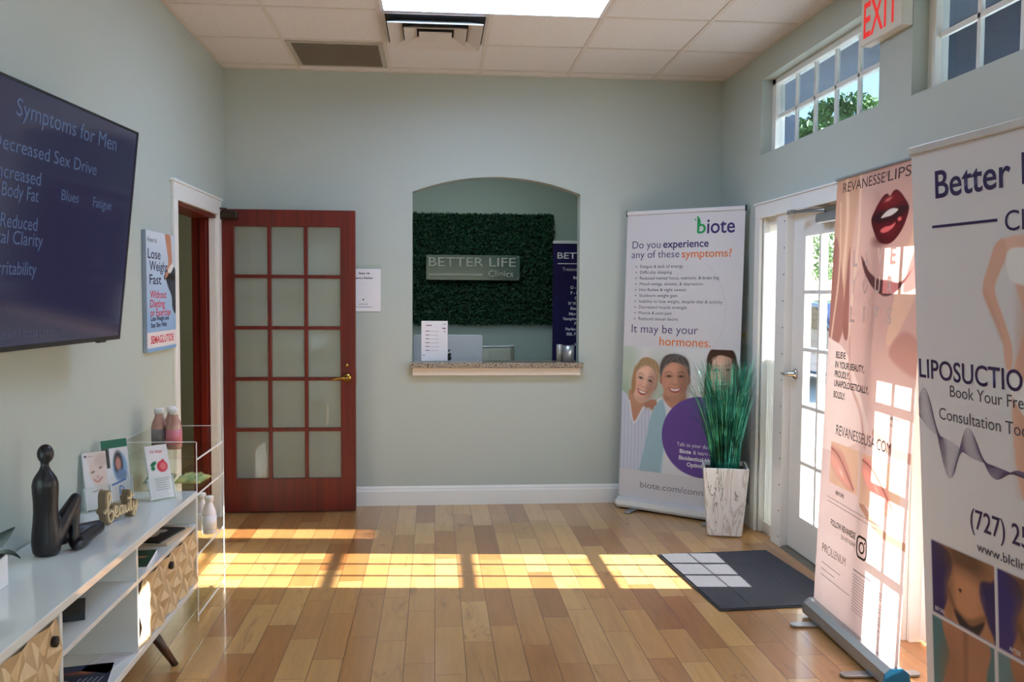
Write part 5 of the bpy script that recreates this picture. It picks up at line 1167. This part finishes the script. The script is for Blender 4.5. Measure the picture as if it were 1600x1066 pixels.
# papers inside the console
def booklet(name, label, cat, loc, rz, w, l, h, m, paint=None, res=.004):
    o = thing(name, label, cat, loc, R(rz)); obj('pages', B(-w/2, w/2, -l/2, l/2, 0, h), m, o)
    if paint:
        P = Print(-w/2+.001, w/2-.001, -l/2+.001, l/2-.001, res, (220, 220, 224)); paint(P, w, l); q = P.build('printed_cover', M_PRINT, o); q.rotation_euler = (R(-90), 0, 0); q.location = (0, 0, h+.0006)
        for v in q.data.vertices: pass
        q.data.flip_normals() if False else None
    return o
def pg(P, w, l): P.C[:] = np.array([26, 70, 48]); P.line([(-w*.3, 0), (0, l*.1), (w*.3, l*.05)], .02, (150, 60, 50), .01); P.ell(w*.2, l*.1, .03, .01, (190, 150, 110))
def pk(P, w, l): P.C[:] = np.array([32, 26, 28]); P.ell(0, l*.05, w*.16, l*.3, (214, 208, 208), .006, ang=20); P.ell(w*.12, l*.2, w*.12, l*.12, (214, 208, 208), .006); P.poly([(-w/2, -l/2), (-w*.38, -l/2), (-w*.38, l/2), (-w/2, l/2)], (120, 40, 40), .003, curve=False)
def pb(P, w, l):
    P.C[:] = np.array([22, 28, 52]); P.ell(0, l*.36, w*.6, l*.12, (44, 62, 110), .04); P.ell(-w*.1, l*.2, w*.25, l*.06, (170, 80, 60), .03); P.ell(w*.05, l*.22, w*.08, l*.03, (226, 150, 90), .02)
    for i in range(5): P.line([(w*(-.1+.1*i), -l*.22), (w*(-.02+.1*i), -l*.02)], .004, (170, 176, 196), .003)
    P.ell(-w*.34, -l*.1, w*.1, l*.05, (200, 206, 220), .008); P.ell(-w*.34, -l*.26, w*.1, l*.06, (200, 206, 220), .008)
def pw(P, w, l):
    for i in range(16): P.line([(-w*.4, l*(.4-.045*i)), (w*.4, l*(.4-.045*i))], .002, (150, 156, 176), .003, .8)
    P.ell(-w*.1, l*.42, w*.08, l*.015, (40, 44, 60)); P.ell(-w*.2, -l*.38, w*.12, l*.05, (160, 90, 90), .01); P.ell(w*.2, -l*.4, w*.1, l*.05, (190, 130, 120), .01)
booklet('booklet', 'dark green booklet on the console shelf above the carved door', 'booklet', (-1.150, 3.45, .4585), 8, .16, .23, .012, M_PAPER, pg)
booklet('folder', 'beige folder under the black booklet on the console shelf', 'folder', (-1.160, 3.80, .4585), -6, .20, .26, .014, mat('beige_card', (196, 176, 150), .6))
booklet('booklet', 'black booklet with a white silhouette lying on the beige folder', 'booklet', (-1.170, 3.78, .473), -10, .18, .23, .006, M_BLACK, pk)
booklet('flyer', 'dark blue event flyer on the bottom of the console', 'flyer', (-1.165, 3.02, .1965), 12, .17, .22, .002, M_PAPER, pb)
booklet('flyer', 'white text leaflet lying beside the dark blue flyer in the console', 'flyer', (-1.125, 3.165, .1965), -12, .10, .21, .002, M_PAPER, pw)
o = booklet('notebook', 'thin black notebook on the middle shelf of the console', 'notebook', (-1.17, 2.90, .4585), 20, .12, .16, .02, M_BLACK)

# ================================================================== FLOOR OBJECTS
t = thing('tall_planter', 'square tapered white veined planter beside the entrance door', 'planter', (1.805, 5.385, .0), R(-15))
bm = bm_new(); rings = []
for r, z in ((.094, .001), (.104, .012), (.136, .425), (.136, .432), (.122, .432), (.116, .36)):
    rings.append([bm.verts.new((sx*r, sy*r, z)) for sx, sy in ((-1, -1), (1, -1), (1, 1), (-1, 1))])
for a, c in zip(rings, rings[1:]):
    for i in range(4): bm.faces.new((a[i], a[(i+1) % 4], c[(i+1) % 4], c[i]))
bm.faces.new(rings[0][::-1]); bm.faces.new(rings[-1]); obj('pot', bm, M_MARBLE, t, bevel=.006)
obj('moss_fill', B(-.116, .116, -.116, .116, .385, .405), mat('brown_moss', (70, 58, 44), .95, bump=.6), t)
g = thing('artificial_grass', 'tall glossy green artificial onion grass in the white planter', 'plant', (1.805, 5.385, .405), R(-15))
M_GR = leafmat('green_grass_blade', (18, 84, 68), (70, 176, 150), 9, .16); M_GR.node_tree.nodes['Principled BSDF'].inputs['Metallic'].default_value = .6
bm = bm_new()
for i in range(900):
    a = random.uniform(0, 2*math.pi); r0 = .085*math.sqrt(random.random())
    hgt = random.uniform(.46, .71) if random.random() < .8 else random.uniform(.3, .55); out = abs(random.gauss(.095, .05)); b2 = a+random.gauss(0, .45); curl = random.uniform(0, .05) if random.random() < .85 else random.uniform(.06, .14)
    base = Vector((r0*math.cos(a), r0*math.sin(a), .001)); dv = Vector((math.cos(b2), math.sin(b2), 0)); sd = dv.cross(Vector((0, 0, 1))); sd.rotate(Euler((0, 0, random.uniform(-1.2, 1.2)))); w0 = random.uniform(.0018, .0034)
    wb = Vector((dv.x*math.cos(R(-15))-dv.y*math.sin(R(-15)), dv.x*math.sin(R(-15))+dv.y*math.cos(R(-15))))
    if wb.x*.641+wb.y*.767 > .2: out = min(out, .10); curl *= .4
    if dv.x*math.cos(R(-15))-dv.y*math.sin(R(-15)) > .3: out = min(out, .10); curl *= .5
    pr_ = None
    for k in range(8):
        q = k/7; p = base+dv*(out*q**1.5+curl*q**4)+Vector((0, 0, hgt*q-curl*.5*q**5)); w = w0*(1-q*.85)
        cur = (bm.verts.new(p+sd*w), bm.verts.new(p-sd*w))
        if pr_: bm.faces.new((pr_[0], pr_[1], cur[1], cur[0])).smooth = True
        pr_ = cur
o = obj('grass_blades', bm, M_GR, g); o['kind'] = 'stuff'

t = thing('door_mat', 'dark grey entrance mat on the wood floor before the glass door', 'mat', (1.632, 4.505, .001), R(4))
M_PILE = mat('charcoal_pile', (56, 56, 62), .95, vary=.5, scale=400, bump=.8); M_RUB = mat('black_rubber', (26, 27, 30), .6)
obj('rubber_backing', B(-.328, .328, -.462, .462, 0, .005), M_RUB, t, bevel=.002); obj('pile', B(-.315, .315, -.449, .449, .005, .009), M_PILE, t, bevel=.002)
bm = bm_new(); box(bm, -.157, -.148, -.449, .449, .009, .0096); box(bm, .140, .149, -.449, .222, .009, .0096); box(bm, -.148, .315, .222, .231, .009, .0096); obj('seam_lines', bm, M_RUB, t)

# ================================================================== OUTSIDE
struct('ground_outside', B(XR+WT, 60, -40, 80, -.12, -.02), mat('pale_concrete', (196, 192, 184), .85, vary=.08, scale=2))
struct('roof_overhang', B(XR+WT, 2.82, -3, 9, 2.95, 3.05), mat('soffit_grey', (66, 74, 92), .7)); struct('roof_fascia', B(2.80, 2.84, -3, 9, 2.93, 3.2), mat('fascia', (170, 172, 172), .6))
struct('roof_slab', B(XL-1.6, XR+WT, YF-.4, 9.2, 3.1, 3.2), mat('fascia', (170, 172, 172), .6))
struct('porch_beam', B(2.78, 3.0, 2.6, 5.35, 2.42, 2.95), mat('beam_bluegrey', (58, 68, 90), .7))
struct('pillar_porch', B(2.80, 2.92, 7.08, 7.36, -.02, 2.95), mat('beam_bluegrey', (58, 68, 90), .7))
def tree(loc, r, hgt, label, seed):
    t = thing('leafy_tree', label, 'tree', (loc[0], loc[1], -.02), 0, 'trees outside the entrance')
    bm = bm_new(); tube(bm, [(0, 0, 0), (.05, .03, hgt*.5), (0, 0, hgt)], [.16, .12, .06]); obj('trunk', bm, mat('bark_grey', (92, 82, 70), .9), t)
    def gen(g, n):
        v = g.normal(size=(n, 3)); v /= np.linalg.norm(v, axis=1, keepdims=True); lump = 1+.22*np.sin(4*v[:, :1]+seed)*np.cos(5*v[:, 1:2])+.15*np.sin(9*v[:, 2:])
        P0 = v*lump*r*g.uniform(.55, 1, (n, 1))**.5*np.array([1, 1, .8])+np.array([0, 0, hgt+r*.3]); nn = g.normal(size=(n, 3)); return P0, g.uniform(.05, .10, n), nn/np.linalg.norm(nn, axis=1, keepdims=True)
    me = leaf_mesh(6500, gen, seed); me.materials.append(leafmat('tree_leaf', (62, 96, 48), (124, 156, 84), 2)); o = bpy.data.objects.new('foliage', me); COL.objects.link(o); o.parent = t; o['kind'] = 'stuff'
tree((7.6, 18.9), 1.0, 4.1, 'leafy tree seen lower left through the high transom window', 2); tree((10.3, 21.9), 1.1, 5.2, 'leafy tree seen at the middle of the high transom window', 5); tree((15, 30.0), 2.2, 2.6, 'distant leafy tree seen through the entrance door glass', 9)
t = thing('parked_car', 'dark blue parked car seen through the entrance door glass', 'car', (6.9, 14.3, -.02), R(90))
prof = [(-2.2, .25), (-2.25, .6), (-2.1, .82), (-1.2, .95), (-.6, 1.4), (.9, 1.44), (1.6, 1.0), (2.2, .88), (2.25, .5), (2.2, .25)]
bm = bm_new(); prism(bm, prof, -.85, .85, 'y'); obj('body', bm, mat('car_paint', (48, 62, 92), .25, coat=.8), t, bevel=.06, seg=3)
for s in (-1, 1):
    bm = bm_new(); prism(bm, [(-1.05, .97), (-.55, 1.34), (.85, 1.38), (1.35, 1.02)], s*.852, s*.858, 'y'); obj('side_window', bm, mat('tinted_glass', (30, 34, 40), .08), t)
    for x in (-1.4, 1.4):
        bm = bm_new(); lathe(bm, [(0, -.1), (.32, -.1), (.33, 0), (.32, .1), (0, .1)], seg=24); bm.transform(Matrix.Translation((x, s*.78, .33)) @ Matrix.Rotation(R(90), 4, 'X')); obj('wheel', bm, M_RUB, t)
